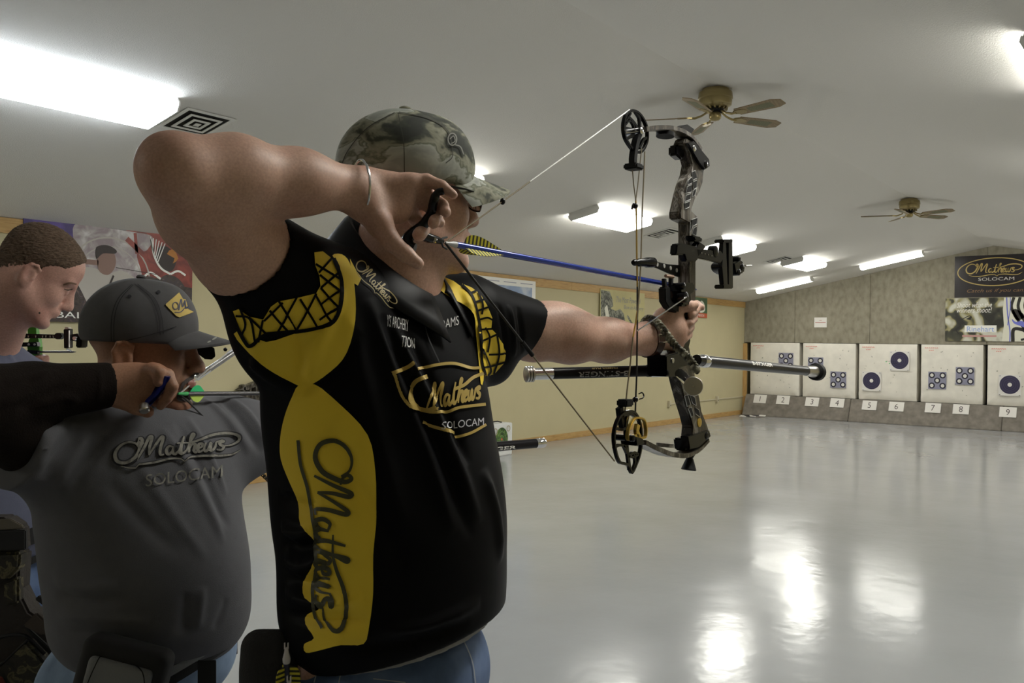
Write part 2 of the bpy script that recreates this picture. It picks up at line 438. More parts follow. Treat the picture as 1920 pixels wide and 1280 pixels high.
# the floor's gloss is uneven: waviness that smears reflections
_nt = m_floor.node_tree; _b = _nt.nodes['Principled BSDF']
_tcn = _nt.nodes.new('ShaderNodeTexCoord'); _n1 = _nt.nodes.new('ShaderNodeTexNoise'); _n1.inputs['Scale'].default_value = 5; _n1.inputs['Detail'].default_value = 3
_nt.links.new(_tcn.outputs['Object'], _n1.inputs[0])
_bb = _nt.nodes.new('ShaderNodeBump'); _bb.inputs['Strength'].default_value = .12; _bb.inputs['Distance'].default_value = .02
_nt.links.new(_n1.outputs[0], _bb.inputs['Height']); _nt.links.new(_bb.outputs[0], _b.inputs['Normal'])
_n2 = _nt.nodes.new('ShaderNodeTexNoise'); _n2.inputs['Scale'].default_value = 1.3
_nt.links.new(_tcn.outputs['Object'], _n2.inputs[0])
_mr = _nt.nodes.new('ShaderNodeMapRange'); _mr.inputs[3].default_value = .10; _mr.inputs[4].default_value = .23
_nt.links.new(_n2.outputs[0], _mr.inputs[0]); _nt.links.new(_mr.outputs[0], _b.inputs['Roughness'])

def struct(name, mb, m, parent=None, **k):
    o = mb.build(name, m, parent, **k)
    if parent is None: o['kind'] = 'structure'
    return o
struct('floor', MB().box(((X0+XB)/2, (WY+YR)/2, -.05), (XB-X0, WY-YR, .1)), m_floor)
cl = MB()
for a, b in ((RY, WY), (YR, RY)):
    za, zb = zc(a), zc(b)
    cl.add([(X0, a, za), (XB, a, za), (XB, b, zb), (X0, b, zb), (X0, a, za+.1), (XB, a, za+.1), (XB, b, zb+.1), (X0, b, zb+.1)], [(0, 1, 2, 3), (4, 7, 6, 5), (0, 4, 5, 1), (1, 5, 6, 2), (2, 6, 7, 3), (3, 7, 4, 0)])
struct('ceiling', cl, m_ceil)
struct('wall_left', MB().box(((X0+XB)/2, WY+.06, HW/2+.02), (XB-X0, .12, HW+.04)), m_wall)
struct('wall_right', MB().box(((X0+XB)/2, YR-.06, HW/2+.02), (XB-X0, .12, HW+.04)), m_wall)
for nm, x in (('wall_back', X0-.06), ('wall_far', XB+.06)):
    struct(nm, MB().prism([(x, YR, 0), (x, WY, 0), (x, WY, HW+.05), (x, RY, RZ+.05), (x, YR, HW+.05)], (.12, 0, 0)), m_wall if x < 0 else M_blackm)
# pine boards along the left wall
b = empty('trim_1', (X0, WY, HW)); b['kind'] = 'structure'
xs = [X0, -1.2, 1.35, 5.1, 8.2, 11.65, 15.3, WX-.02]
for x0, x1 in zip(xs, xs[1:]): MB().box(((x0+x1)/2, WY-.011, HW-.065), (x1-x0-.004, .02, .125)).build('board', m_wood, b)
b = empty('baseboard_left', (X0, WY, 0)); b['kind'] = 'structure'
xs = [X0, -2.6, .9, 4.3, 7.9, 11.2, 14.4, WX-.1]
for x0, x1 in zip(xs, xs[1:]): MB().box(((x0+x1)/2, WY-.011, .047), (x1-x0-.003, .022, .09)).build('board', m_wood, b)
struct('trim_2', MB().box((WX-.06, WY-.045, .78), (.04, .085, 1.56)), m_woodv)
# the carpeted target wall: hanging strips above, sloping kick strip below
b = empty('wall_carpet', (WX, WY, 1.58)); tag(b, kind='structure')
ys = [WY, 6.56, 5.02, 2.9, .9, YR]
for y1, y0 in zip(ys, ys[1:]):
    mb = MB(); pts = [(WX, y0+.002, 1.585), (WX, y1-.002, 1.585), (WX, y1-.002, zc(y1)), (WX, y0+.002, zc(y0))]
    if y0 < RY < y1: pts.insert(3, (WX, RY, RZ))
    mb.prism(pts, (.05, 0, 0)); mb.build('carpet_strip', m_carpet, b, bevel=.004)
KX0, KX1, KZ = 18.34, 18.56, .445
b = empty('kick_carpet', (KX0, WY, 0)); tag(b, kind='structure')
ys = [WY-.09, 5.35, 2.6, .2, YR]
for y1, y0 in zip(ys, ys[1:]):
    mb = MB(); mb.prism([(KX0, 0, 0), (KX1, 0, KZ), (KX1+.12, 0, KZ), (KX0+.25, 0, 0)], (0, 0, 0))
    mb.v = []; mb.f = []
    K = [(KX0, 0), (KX1, KZ), (KX1+.12, KZ), (KX0+.3, 0)]
    mb.add([(x, y, z) for y in (y0+.004, y1-.004) for x, z in K], [(0, 1, 2, 3), (7, 6, 5, 4), (0, 4, 5, 1), (1, 5, 6, 2), (2, 6, 7, 3), (3, 7, 4, 0)])
    mb.build('carpet_strip', m_carpet2, b, bevel=.01)
def hitX(u, v, x): d = ray(u, v); return EYE + d*(x/d.x)
def hitY(u, v, y): d = ray(u, v); return EYE + d*(y/d.y)
def hitplane(u, v, o, n): d = ray(u, v); o = V(o); n = V(n); return EYE + d*((o-EYE).dot(n)/d.dot(n))
# ---------------------------------------------------------------- lights
m_diff = mat('lit_acrylic_diffuser', (.9, .9, .88), .4, emit=(1, .985, .905, LAMP*1.12))
m_diff1 = mat('lit_acrylic_diffuser_cool', (.9, .9, .9), .4, emit=(.86, .93, 1, LAMP*1.1))
m_lampm = mat('white_enamel', (.72, .72, .70), .4)
def slope_axes(y):
    sg = 1 if y > RY else -1
    n = V((0, -SL*sg, -1)).normalized()      # pointing down from the ceiling
    t = V((0, 1, -SL*sg)).normalized()
    return V((1, 0, 0)), t, n
def fixture(name, x0, x1, yc, wd, label, diff, group='wraparound ceiling lights', along='x'):
    X, T, N = slope_axes(yc); c = V(((x0+x1)/2, yc, zc(yc))); L = x1-x0
    r = empty(name, c, label, 'ceiling light', group)
    if along == 'y': X, T = T, X
    h = .085
    # channel (flat pan against the ceiling) and end caps
    mb = MB(); mb.box(c+N*.012, (L, wd-.02, .024), (X, T, N)); mb.build('pan', m_lampm, r, bevel=.002)
    for s in (-1, 1):
        e = MB(); pr = [(-wd/2, .02), (wd/2, .02), (wd/2, .05), (wd/2-.03, h+.004), (-wd/2+.03, h+.004), (-wd/2, .05)]
        e.prism([c+X*(s*(L/2-.006))+T*a+N*q for a, q in pr], X*.012); e.build('end_cap', m_lampm, r)
    pr = [(-wd/2, .026), (wd/2, .026), (wd/2, .05), (wd/2-.03, h), (-wd/2+.03, h), (-wd/2, .05)]
    d = MB(); d.prism([c+T*a+N*q for a, q in pr], X*(L-.03)); d.build('diffuser', diff, r)
    return r
pos_l = ['over the shooters, at the left edge', 'peeking out behind the camouflage cap brim', 'beside the upper half of the bow string', 'behind the bow sight', 'between the bow sight and the target wall']
for i, x in enumerate((1.66, 4.93, 8.1, 11.32, 14.58)):
    fixture('ceiling_light', x, x+(1.46 if i == 0 else 1.22), 5.2, .40, 'glowing white wraparound ceiling light '+pos_l[i], m_diff1 if i == 0 else m_diff)
pos_r = ['on the right slope, first of its row', 'just entering the frame at its upper right edge', 'on the right slope, third of its row', 'on the right slope, fourth of its row', 'on the right slope, farthest of its row']
for i, x in enumerate((1.66, 4.78, 8.1, 11.32, 14.58)):
    fixture('ceiling_light', x, x+1.22, 2*RY-5.2, .40, 'glowing white wraparound ceiling light '+pos_r[i], m_diff)
fixture('ceiling_light', -3.2, -1.98, 5.2, .40, 'glowing ceiling light behind the shooters, left row', m_diff)
for yc, lab in ((6.28, 'lower left strip light washing the carpeted target wall'), (4.27, 'upper strip light left of the ridge, near the black banner'), (1.4, 'strip light right of the ridge above the targets')):
    fixture('strip_light', 17.2-.56, 17.2+.56, yc, .2, lab, m_diff, 'strip lights along the target wall', along='y')
# ceiling vents
def vent(x, label):
    y = 5.33 if x > 5 else 5.28; X, T, N = slope_axes(y); c = V((x, y, zc(y))); w2 = .2 if x > 5 else .185
    r = empty('ceiling_vent', c, label, 'air vent', 'square ceiling air vents')
    MB().box(c+N*.002, (2*w2-.06, 2*w2-.06, .003), (X, T, N)).build('opening', M_blackm, r)
    for k, (a, wd, z) in enumerate(((w2, .03, .006), (w2-.065, .022, .012), (w2-.12, .022, .016), (w2-.165, .022, .02))):
        f = MB(); i_ = a-wd
        for s in (-1, 1):
            f.box(c+X*(s*(a-wd/2))+N*z, (wd, 2*a, .004), (X, T, N)); f.box(c+T*(s*(a-wd/2))+N*z, (2*i_, wd, .004), (X, T, N))
        f.build('frame' if k == 0 else 'vane', m_lampm, r)
vent(3.42, 'square white ceiling vent beside the nearest light'); vent(10.25, 'square ceiling vent just right of the upper bow string light'); vent(14.35, 'farthest ceiling vent, left of the small light')
# ---------------------------------------------------------------- ceiling fans
m_blade = ramp_mat('fan_blade_wood', [(.35, (.19, .135, .07)), (.6, (.26, .19, .10))], 12, .5, stretch=(1, 8, 1))
m_cane = mat('fan_cane_inset', (.17, .17, .10), .7, noise=.25, nscale=150)
def fan(x, ang0, label):
    c = V((x, RY, RZ)); r = empty('ceiling_fan', c, label, 'ceiling fan', 'brass ceiling fans along the ridge')
    D = V((0, 0, -1))
    MB().lathe(c+V((0, 0, -.02)), D, [(0, .10), (.02, .105), (.025, .125), (.07, .13), (.075, .122), (.09, .124), (.12, .12), (.125, .11), (.14, .085)], 32).build('motor_housing', M_brass, r, smooth=True)
    rb = MB()
    for k in range(16):
        a = 2*math.pi*k/16; d = V((math.cos(a), math.sin(a), 0)); rb.box(c+V((0, 0, -.158))+d*.075, (.035, .012, .035), frame_from(d))
    rb.build('vent_rib', M_brass, r)
    MB().lathe(c+V((0, 0, -.15)), D, [(0, .07), (.03, .065), (.035, .05), (.045, .05)], 24).build('flywheel', M_blackm, r, smooth=True)
    MB().lathe(c+V((0, 0, -.19)), D, [(0, .036), (.02, .045), (.045, .045), (.062, .03), (.066, .006)], 24).build('switch_cup', M_brass, r, smooth=True)
    for k in range(5):
        a = math.radians(ang0+72*k); d = V((math.cos(a), math.sin(a), 0)); s = V((-math.sin(a), math.cos(a), 0)); zb = c.z-.225
        t = math.radians(13); s2 = s*math.cos(t)-V((0, 0, math.sin(t)))
        o = V((c.x, c.y, zb))
        bl = MB(); n2 = d.cross(s2)
        bl.prism([o+d*.2-s2*.048, o+d*.52-s2*.062, o+d*.585-s2*.035, o+d*.585+s2*.035, o+d*.52+s2*.062, o+d*.2+s2*.048], n2*.006)
        blo = bl.build('blade', m_blade, r)
        MB().prism([o+d*.3-s2*.03, o+d*.5-s2*.036, o+d*.5+s2*.036, o+d*.3+s2*.03], n2*.0075).build('cane_inset', m_cane, blo)
        ir = MB(); ir.tube([o+d*.045+V((0, 0, .045)), o+d*.1+V((0, 0, .012)), o+d*.15+V((0, 0, -.004)), o+d*.19+V((0, 0, -.003))], [.008, .008, .009, .009], 8)
        ir.prism([o+d*.17-s2*.014, o+d*.21-s2*.034, o+d*.27-s2*.02, o+d*.28, o+d*.27+s2*.02, o+d*.21+s2*.034, o+d*.17+s2*.014], n2*.012)
        ir.build('blade_iron', M_brass, r)
    return r
fan(6.2, 41, 'nearer antique brass ceiling fan above the bow, five wooden blades')
fan(12.19, 36, 'farther antique brass ceiling fan over the range, five wooden blades')
# ---------------------------------------------------------------- target butts
m_bag = mat('white_target_cloth', (.80, .77, .70), .8, noise=.07, nscale=6, bump=.5, bscale=4)
m_ink = mat('near_black_ink', (.02, .018, .035), .6); m_paper = mat('paper', (.78, .76, .73), .7)
m_navy = mat('navy_face', (.03, .025, .07), .6); m_ringw = mat('faint_ring_line', (.10, .09, .16), .6); m_lil = mat('lilac_face', (.27, .27, .37), .6)
m_redp = mat('red_print', (.7, .12, .08), .6); m_pink = mat('pink_print', (.55, .3, .28), .6); m_smudge = mat('arrow_scuff', (.42, .42, .36), .9)
m_vgrn = mat('green_vane', (.1, .8, .25), .5)
UX, UY_, UN = V((0, -1, 0)), V((0, 0, 1)), V((-1, 0, 0))    # on the target wall: right = -Y
lanes = ['first target bale on the left, half behind the stabilizer rod', 'second target bale, with two five-spot faces', 'third target bale, with two round navy faces', 'fourth target bale, two five-spot faces side by side', 'fifth target bale at the right edge, one round navy face']
edges = [(7.53, 6.45), (6.37, 5.29), (5.22, 4.12), (4.04, 2.96), (2.88, 1.8), (1.72, .64)]
rng = random.Random(5)
for i, (ya, yb) in enumerate(edges):
    z0, z1, xf, dp = .452, 1.578, 18.6, .42
    me = bpy.data.meshes.new('bale'); bm = bmesh.new()
    bmesh.ops.create_grid(bm, x_segments=24, y_segments=24, size=.5)
    cx, cy = (ya+yb)/2, (z0+z1)/2; W, H = ya-yb, z1-z0
    for v in bm.verts:
        a, c_ = v.co.x, v.co.y
        ed = min(.5-abs(a), .5-abs(c_)); bulge = .035*(1-math.exp(-ed*14))
        corner = math.exp(-((.5-abs(a))**2+(c_+.5)**2)*30)
        wr = .012*math.sin((abs(a)*.8+c_)*40+i)*corner + .004*math.sin(9*a+7*c_*(1+.3*i))
        v.co = V((xf+.035-bulge-wr, cx-a*W, cy+c_*H))
    fr = list(bm.faces); ex = bmesh.ops.extrude_face_region(bm, geom=fr)
    for v in [g for g in ex['geom'] if isinstance(g, bmesh.types.BMVert)]: v.co.x = xf+dp
    bmesh.ops.recalc_face_normals(bm, faces=bm.faces); bm.to_mesh(me); bm.free()
    bale = link('target_bale', me, None, m_bag, smooth=True); me.set_sharp_from_angle(angle=.9)
    tag(bale, 'white cloth '+(lanes[i] if i < 5 else 'target bale out past the right edge'), 'target', 'white target bales along the range wall')
    fx = lambda u, v: (lambda q: (ya-q.y, q.z))(hitX(u, v, xf))
    O = V((xf, ya, 0))
    # print in the corner and old arrow scuffs
    sq = [s_stroke([(.07+.035*k, z1-.075+.004*((k*7) % 3)), (.085+.035*k, z1-.06), (.095+.035*k, z1-.078)], .008, 2) for k in range(7)] + [s_stroke([(.15+.03*k, z1-.12), (.17+.03*k, z1-.108)], .01, 2) for k in range(3)]
    flat('bale_print', s_join(sq), O, UX, UY_, UN, m_redp, bale, .008)
    sc = []
    for k in range(16):
        a, b_ = rng.uniform(.12, W-.12), rng.uniform(z0+.15, z1-.12); sc.append(s_ell((a, b_), rng.uniform(.004, .02), rng.uniform(.004, .014), 7, rng.random()*3))
    flat('arrow_scuff', s_join(sc), O, UX, UY_, UN, m_smudge, bale, .006)
def five_spot(u, v, label):
    q = hitX(u, v, 18.6); O = V((18.585, q.y, q.z)); r = empty("paper_target", O, label, 'target face', 'five-spot paper faces')
    a = .16
    MB().box(O, (.003, 2*a, 2.1*a)).build('sheet', m_lil, r)
    for dx, dz in ((-1, 1), (1, 1), (0, 0), (-1, -1), (1, -1)):
        c = (dx*.096, dz*.1)
        s = flat('spot', s_ell(c, .056, .058), O, UX, UY_, UN, m_ink, r, .003)
        flat('spot_centre', s_ell(c, .031, .033, 20), O, UX, UY_, UN, m_paper, s, .0045)
        flat('spot_ring', s_ring(c, .012, .012, .003, 16), O, UX, UY_, UN, m_smudge, s, .006)
def round_face(u, v, label, vanes=()):
    q = hitX(u, v, 18.6); O = V((18.583, q.y, q.z)); r = empty("paper_target", O, label, 'target face', 'round navy paper faces')
    MB().box(O+V((0, 0, -.012)), (.003, .37, .39)).build('sheet', m_paper, r)
    flat('face_disc', s_ell((0, 0), .168, .172, 48), O, UX, UY_, UN, m_navy, r, .003)
    for k in (.135, .1, .066): flat('ring_line', s_ring((0, 0), k, k*1.02, .003), O, UX, UY_, UN, m_ringw, r, .0045)
    flat('bullseye', s_ell((0, 0), .036, .037), O, UX, UY_, UN, m_paper, r, .006)
    pn = MB()
    for dx in (-.16, .16):
        for dz in (-.19, .16): pn.box(O+V((-.006, dx, dz)), (.01, .012, .012))
    pn.build('push_pin', m_ink, r)
    for k, (a, c_) in enumerate(vanes):
        ar = empty('shot_arrow', O+UX*a+UY_*c_, 'arrow with green vanes stuck in the upper navy face, %s one' % ('left' if k == 0 else 'right'), 'arrow')
        p = O+UX*a+UY_*c_
        MB().tube([p, p+V((-.62, -.01, .01))], .003, 6).build('shaft', M_blackm, ar)
        for j in range(3):
            t = V((0, math.cos(2.1*j), math.sin(2.1*j)))
            MB().prism([p+V((-.52, 0, 0)), p+V((-.56, 0, 0))+t*.014, p+V((-.6, 0, 0))+t*.014, p+V((-.6, 0, 0))], V((0, t.z, -t.y))*.001).build('vane', m_vgrn, ar)
five_spot(1474, 676, 'five-spot paper face on the first bale, above the stabilizer rod'); five_spot(1529.6, 684.7, 'five-spot face on the second bale, upper left, behind the rod tip'); five_spot(1572, 711.6, 'five-spot face on the second bale, lower right'); five_spot(1757.6, 713, 'five-spot face on the fourth bale, left and lower'); five_spot(1809.5, 704.7, 'five-spot face on the fourth bale, right and higher')
round_face(1634.5, 713.5, 'round navy face on the third bale, lower left'); round_face(1687, 675.5, 'round navy face on the third bale, upper right, with arrows', ((-.11, -.02), (-.05, -.055))); round_face(1893.6, 721, 'round navy face on the fifth bale')
# numbered sheets on the kick carpet
kn = V((-KZ, 0, KX1-KX0)).normalized(); ku = V((0, -1, 0)); kv = V(((KX1-KX0), 0, KZ)).normalized()
for i, (u, v) in enumerate([(1425.5, 748), (1468.5, 750), (1523, 753.5), (1570, 755.5), (1630.5, 760), (1681, 762.5), (1749.5, 765), (1802, 767.5), (1890, 773)]):
    c = hitplane(u, v, (KX0, 0, 0), kn)+kn*.014
    if kn.x > 0: kn = -kn
    r = empty('lane_number', c, 'white sheet printed with a %s, %s' % (['one','two','three','four','five','six','seven','eight','nine'][i], ['leftmost, under the first bale', 'under the right half of the first bale', 'under the left half of the second bale', 'under the right half of the second bale', 'under the left half of the third bale', 'under the right half of the third bale', 'under the left half of the fourth bale', 'under the right half of the fourth bale', 'rightmost, under the fifth bale'][i]), 'number sign', 'lane number sheets under the bales')
    MB().box(c, (.28, .2, .002), (ku, kv, kn)).build('sheet', m_paper, r)
    t = s_text(str(i+1), h=.12, at=(0, 0)); wd = max(p[0] for p in t[0]); t = s_xf(t, lambda x, y: ((x-wd/2)*.85, y-.06))
    flat('number', t, c, ku, kv, kn, mat('grey_ink', (.10, .085, .085), .7), r, .003)
# sheet and banners on the carpet wall
XF = WX-.03
def wallsheet(name, u0, v0, u1, v1, m, label, cat, x=XF, group=None, wid=None):
    a = hitX(u0, v0, x); b_ = hitX(u1, v1, x); W = wid or a.y-b_.y; H = a.z-b_.z
    r = empty(name, (x, a.y-W/2, a.z-H), label, cat, group)
    MB().box((x, a.y-W/2, a.z-H/2), (.006, W, H)).build('sheet', m, r)
    return r, V((x-.004, a.y, a.z-H)), W, H
r, O, W, H = wallsheet('notice_sheet', 1527, 595, 1550, 613.5, m_paper, 'small white notice sheet on the carpet above the second bale', 'notice')
flat('notice_text', s_join([s_poly([(.08*W, .45*H), (.92*W, .45*H), (.92*W, .52*H), (.08*W, .52*H)]), s_poly([(.4*W, .68*H), (.6*W, .68*H), (.6*W, .73*H), (.4*W, .73*H)])]), O, UX, UY_, UN, m_pink, r)
m_ban = mat('black_vinyl', (.014, .010, .012), .3, bump=.4, bscale=3); m_goldp = mat('gold_print', (.50, .37, .12), .45); m_silv = mat('silver_print', (.62, .6, .58), .4); m_dgold = mat('dull_copper_print', (.23, .13, .06), .5)
r, O, W, H = wallsheet('black_banner', 1790.5, 481, 1862, 556.5, m_ban, 'black banner with a gold script logo in an oval, under the ridge', 'banner', wid=1.36)
lg = script_logo(k=.8)
flat('oval', s_ring((W*.5, H*.6), W*.46, H*.33, .018, 64), O, UX, UY_, UN, m_goldp, r)
flat('script_logo', s_xf(lg, lambda x, y: (W*.14+x/10.6*W*.7, H*.58+y*.082)), O, UX, UY_, UN, m_goldp, r, .002)
flat('block_lettering', s_text('SOLOCAM', w=W*.44, h=.06, at=(W*.3, H*.39)), O, UX, UY_, UN, m_silv, r, .003)
flat('slogan', s_text('Catch us if you can!', w=W*.72, h=.085, at=(W*.16, H*.09), shear=.35), O, UX, UY_, UN, m_dgold, r, .002)
m_zw = ramp_mat('blurred_zebra_hide', [(.36, (.02, .02, .015)), (.46, (.06, .06, .04)), (.5, (.3, .27, .12)), (.55, (.42, .4, .3)), (.62, (.6, .6, .52))], 4.2, .5, distort=.4, detail=1)
m_cream = mat('cream_print', (.72, .71, .6), .5); m_blue = mat('blue_print', (.16, .18, .6), .5); m_lblue = mat('light_blue_print', (.3, .42, .75), .5); m_zb = mat('black_print', (.02, .018, .015), .5); m_whitep = mat('white_print', (.85, .84, .8), .5)
r, O, W, H = wallsheet('zebra_banner', 1773, 559.5, 1900, 640, m_zw, 'zebra stripe banner hanging below the black banner', 'banner', x=XF-.01, wid=1.75)
s_ = W/1.75
flat('zebra_head', s_poly([(.97, 0), (1.0, .3), (.98, .6), (1.0, H), (1.75, H), (1.75, 0)]), O, UX, UY_, UN, m_cream, r, .001)
st = []
for k in range(7): st.append(s_stroke([(1.16+.1*k, H), (1.12+.11*k, H*.78), (1.2+.1*k, H*.55), (1.34+.085*k, H*.28), (1.5+.06*k, 0)], lambda t: .05, 6))
st += [s_poly([(1.13, .56), (1.2, .6), (1.32, .5), (1.3, .42), (1.2, .4)], 4), s_stroke([(1.15, .0), (1.16, .22), (1.3, .22), (1.4, .16), (1.52, .2), (1.6, 0)], .06, 6), s_stroke([(1.28, .03), (1.4, .06), (1.5, .04)], .04, 6), s_stroke([(1.28, .5), (1.42, .35), (1.56, .2), (1.66, .02)], .035, 6)]
flat('stripe', s_join(st), O, UX, UY_, UN, m_zb, r, .002)
flat('blue_accent', s_join([s_poly([(1.13, .42), (1.2, .36), (1.3, .38), (1.42, .24), (1.34, .26), (1.24, .3), (1.16, .34)], 3), s_stroke([(1.04, H), (1.06, .5), (1.1, .2), (1.1, 0)], .02), s_stroke([(1.1, H), (1.1, .6), (1.06, .3)], .012)]), O, UX, UY_, UN, m_blue, r, .003)
flat('banner_text', s_join([s_text('Shoot what the', w=.6, h=.1, at=(.2, .64), shear=.3), s_text('winners shoot!', w=.6, h=.1, at=(.2, .54), shear=.3)]), O, UX, UY_, UN, m_whitep, r, .002)
flat('logo_backing', s_poly([(.34, .17), (.88, .17), (.88, .3), (.34, .3)]), O, UX, UY_, UN, m_whitep, r, .002)
flat('logo_word', s_text('Rinehart', w=.46, h=.1, at=(.38, .18)), O, UX, UY_, UN, m_lblue, r, .004)
flat('logo_mark', s_join([s_stroke([(.28, .3), (.22, .26), (.2, .2), (.24, .14)], .02), s_stroke([(.2, .36), (.3, .42), (.42, .48), (.46, .44)], .015), s_poly([(.36, .42), (.46, .48), (.44, .4)])]), O, UX, UY_, UN, m_zb, r, .003)
flat('text_line', s_poly([(.3, .08), (.88, .08), (.88, .115), (.3, .115)]), O, UX, UY_, UN, m_pink, r, .002)
# ---------------------------------------------------------------- posters on the left wall (right = +X, facing -Y)
LX, LZ, LN = V((1, 0, 0)), V((0, 0, 1)), V((0, -1, 0))
def wallposter(name, x0, x1, z0, z1, m, label, cat='poster', d=.006):
    r = empty(name, (x0, WY, z0), label, cat); MB().box(((x0+x1)/2, WY-.025-d/2, (z0+z1)/2), (x1-x0, d, z1-z0)).build('sheet', m, r)
    return r, V((x0, WY-.025-d, z0)), x1-x0, z1-z0
def F(name, sh, m, r, O, off=.001): return flat(name, sh, O, LX, LZ, LN, m, r, off)
m_dk = ramp_mat('dark_crowd_print', [(.35, (.01, .008, .008)), (.5, (.05, .03, .025)), (.6, (.03, .02, .03)), (.7, (.16, .1, .08))], 14, .4, distort=1)
r, O, W, H = wallposter('event_poster', 3.36, 4.935, 1.63, 2.49, m_dk, 'large purple, white and red poster of an archer and a bird, above the two men')
m_pur = ramp_mat('purple_print', [(.4, (.05, .03, .16)), (.6, (.10, .06, .28))], 8, .4); m_cloud = ramp_mat('cloudy_white_print', [(.38, (.30, .24, .26)), (.52, (.42, .38, .38)), (.65, (.62, .6, .6))], 7, .4, distort=1)
m_redc = ramp_mat('red_print_cloud', [(.4, (.16, .02, .015)), (.6, (.30, .045, .03))], 7, .4, distort=1); m_skinp = mat('printed_skin', (.25, .15, .12), .5); m_shirtp = mat('printed_shirt', (.45, .42, .38), .5); m_hairp = mat('printed_dark_hair', (.03, .02, .02), .5)
F('purple_field', s_poly([(0, H), (.75, H), (.5, .5*H), (0, .4*H)]), m_pur, r, O, .001)
F('red_field', s_poly([(.9, H), (W, H), (W, .42*H), (1.0, .5*H), (.8, .75*H)]), m_redc, r, O, .0015)
F('white_cloud', s_poly([(.42, .98*H), (.62, H*.99), (.95, H*.98), (1.15, .95*H), (1.1, .8*H), (1.0, .75*H), (1.05, .5*H), (.9, .42*H), (.3, .45*H), (.42, .7*H)], 5), m_cloud, r, O, .002)
F('halo_ring', s_join([s_ring((.75, .45*H), .38, .38, .014), s_ring((.75, .45*H), .3, .3, .008)]), m_shirtp, r, O, .003)
F('red_spark', s_join([s_stroke([(.9, .9*H), (1.1, .72*H), (1.3, .6*H)], .05), s_stroke([(.98, .97*H), (1.0, .75*H)], .03)]), m_redc, r, O, .0035)
F('printed_archer_shirt', s_poly([(.45, .55*H), (.62, .56*H), (.72, .5*H), (.85, .56*H), (1.0, .48*H), (1.12, .42*H), (1.08, .36*H), (.9, .36*H), (.88, 0.05), (.56, .05), (.5, .3*H), (.42, .42*H)], 3), m_shirtp, r, O, .004)
F('printed_archer_face', s_poly([(.64, .74*H), (.76, .76*H), (.8, .66*H), (.78, .56*H), (.72, .5*H), (.64, .55*H)], 4), m_skinp, r, O, .005)
F('printed_archer_arm', s_stroke([(.4, .6*H), (.52, .62*H), (.64, .62*H)], .045), m_skinp, r, O, .005)
F('printed_archer_arm', s_stroke([(1.1, .42*H), (1.28, .36*H), (1.38, .3*H)], .05), m_skinp, r, O, .005)
F('printed_tree_bark', s_poly([(.3, .4*H), (.42, .42*H), (.5, .3*H), (.56, .08), (.34, .08)], 2), m_dk, r, O, .0045)
F('printed_dark_archer', s_poly([(1.02, .44*H), (1.1, .52*H), (1.22, .5*H), (1.3, .55*H), (1.42, .52*H), (1.5, .4*H), (1.42, .3*H), (1.1, .34*H)], 3), m_dk, r, O, .0042)
F('printed_archer_hair', s_join([s_poly([(.62, .66*H), (.62, .78*H), (.72, .81*H), (.8, .77*H), (.79, .73*H), (.68, .72*H)], 4), s_stroke([(.8, .585*H), (1.2, .545*H)], .006, flat=True), s_stroke([(.78, .5*H), (.7, .28*H), (.64, .12*H)], .018)]), m_hairp, r, O, .006)
F('printed_bird', s_join([s_stroke([(1.14, .92*H), (1.17, .75*H), (1.24, .62*H), (1.34, .56*H)], .02)] + [s_stroke([(1.15+.012*k, .8*H-.02*k), (1.13+.03*k, .95*H-.01*k)], .009, 2) for k in range(6)] + [s_stroke([(1.34, .56*H), (1.42, .6*H), (1.5, .56*H)], .02), s_stroke([(1.08, .52*H), (1.14, .56*H), (1.24, .5*H)], .02)]), m_whitep, r, O, .005)
F('printed_bird_body', s_poly([(1.2, .82*H), (1.3, .86*H), (1.4, .75*H), (1.36, .6*H), (1.26, .6*H), (1.2, .68*H)], 4), m_hairp, r, O, .004)
F('printed_bird_beak', s_poly([(1.3, .78*H), (1.36, .84*H), (1.42, .74*H), (1.36, .68*H), (1.38, .74*H)], 2), mat('orange_print', (.45, .18, .03), .5), r, O, .006)
F('printed_second_archer', s_join([s_poly([(1.3, .3*H), (1.42, .34*H), (W-.02, .26*H), (W-.02, .1*H), (1.3, .05)], 3)]), m_shirtp, r, O, .004)
F('poster_text', s_join([s_text('Du', w=.11, h=.07, at=(.56, .14), shear=.3), s_text('LBALL.C', w=.52, h=.055, at=(.2, .035))]), m_whitep, r, O, .007)
r, O, W, H = wallposter('sky_poster', 8.93, 10.66, 1.5, 2.42, m_whitep, 'white-bordered sky blue poster with a golden script logo, behind the black sleeve')
m_sky = ramp_mat('painted_sky', [(.35, (.16, .25, .45)), (.52, (.28, .36, .52)), (.66, (.5, .55, .62))], 2.2, .4, distort=.6); m_orp = mat('orange_gold_print', (.45, .26, .10), .5)
F('sky_panel', s_poly([(.08, .06), (W-.09, .06), (W-.09, H-.1), (.08, H-.1)]), m_sky, r, O, .001)
F('script_logo', s_xf(script_logo(k=1.3), lambda x, y: (.42+x*.098, .42+y*.145)), m_orp, r, O, .002)
F('border_text', s_join([s_poly([(.15+.4*k, H-.055), (.45+.4*k, H-.055), (.45+.4*k, H-.045), (.15+.4*k, H-.045)]) for k in range(4)]), m_lil, r, O, .002)
r, O, W, H = wallposter('camouflage_poster', 12.5, 14.02, 1.5, 2.42, mat('pale_yellow_print', (.50, .45, .2), .5, noise=.15, nscale=2), 'pale yellow poster with a camouflaged bow hunter, left of the bow')
m_leaf = ramp_mat('printed_foliage', [(.35, (.02, .02, .015)), (.5, (.12, .13, .09)), (.58, (.3, .3, .24)), (.66, (.08, .08, .05))], 9, .5, distort=1.5)
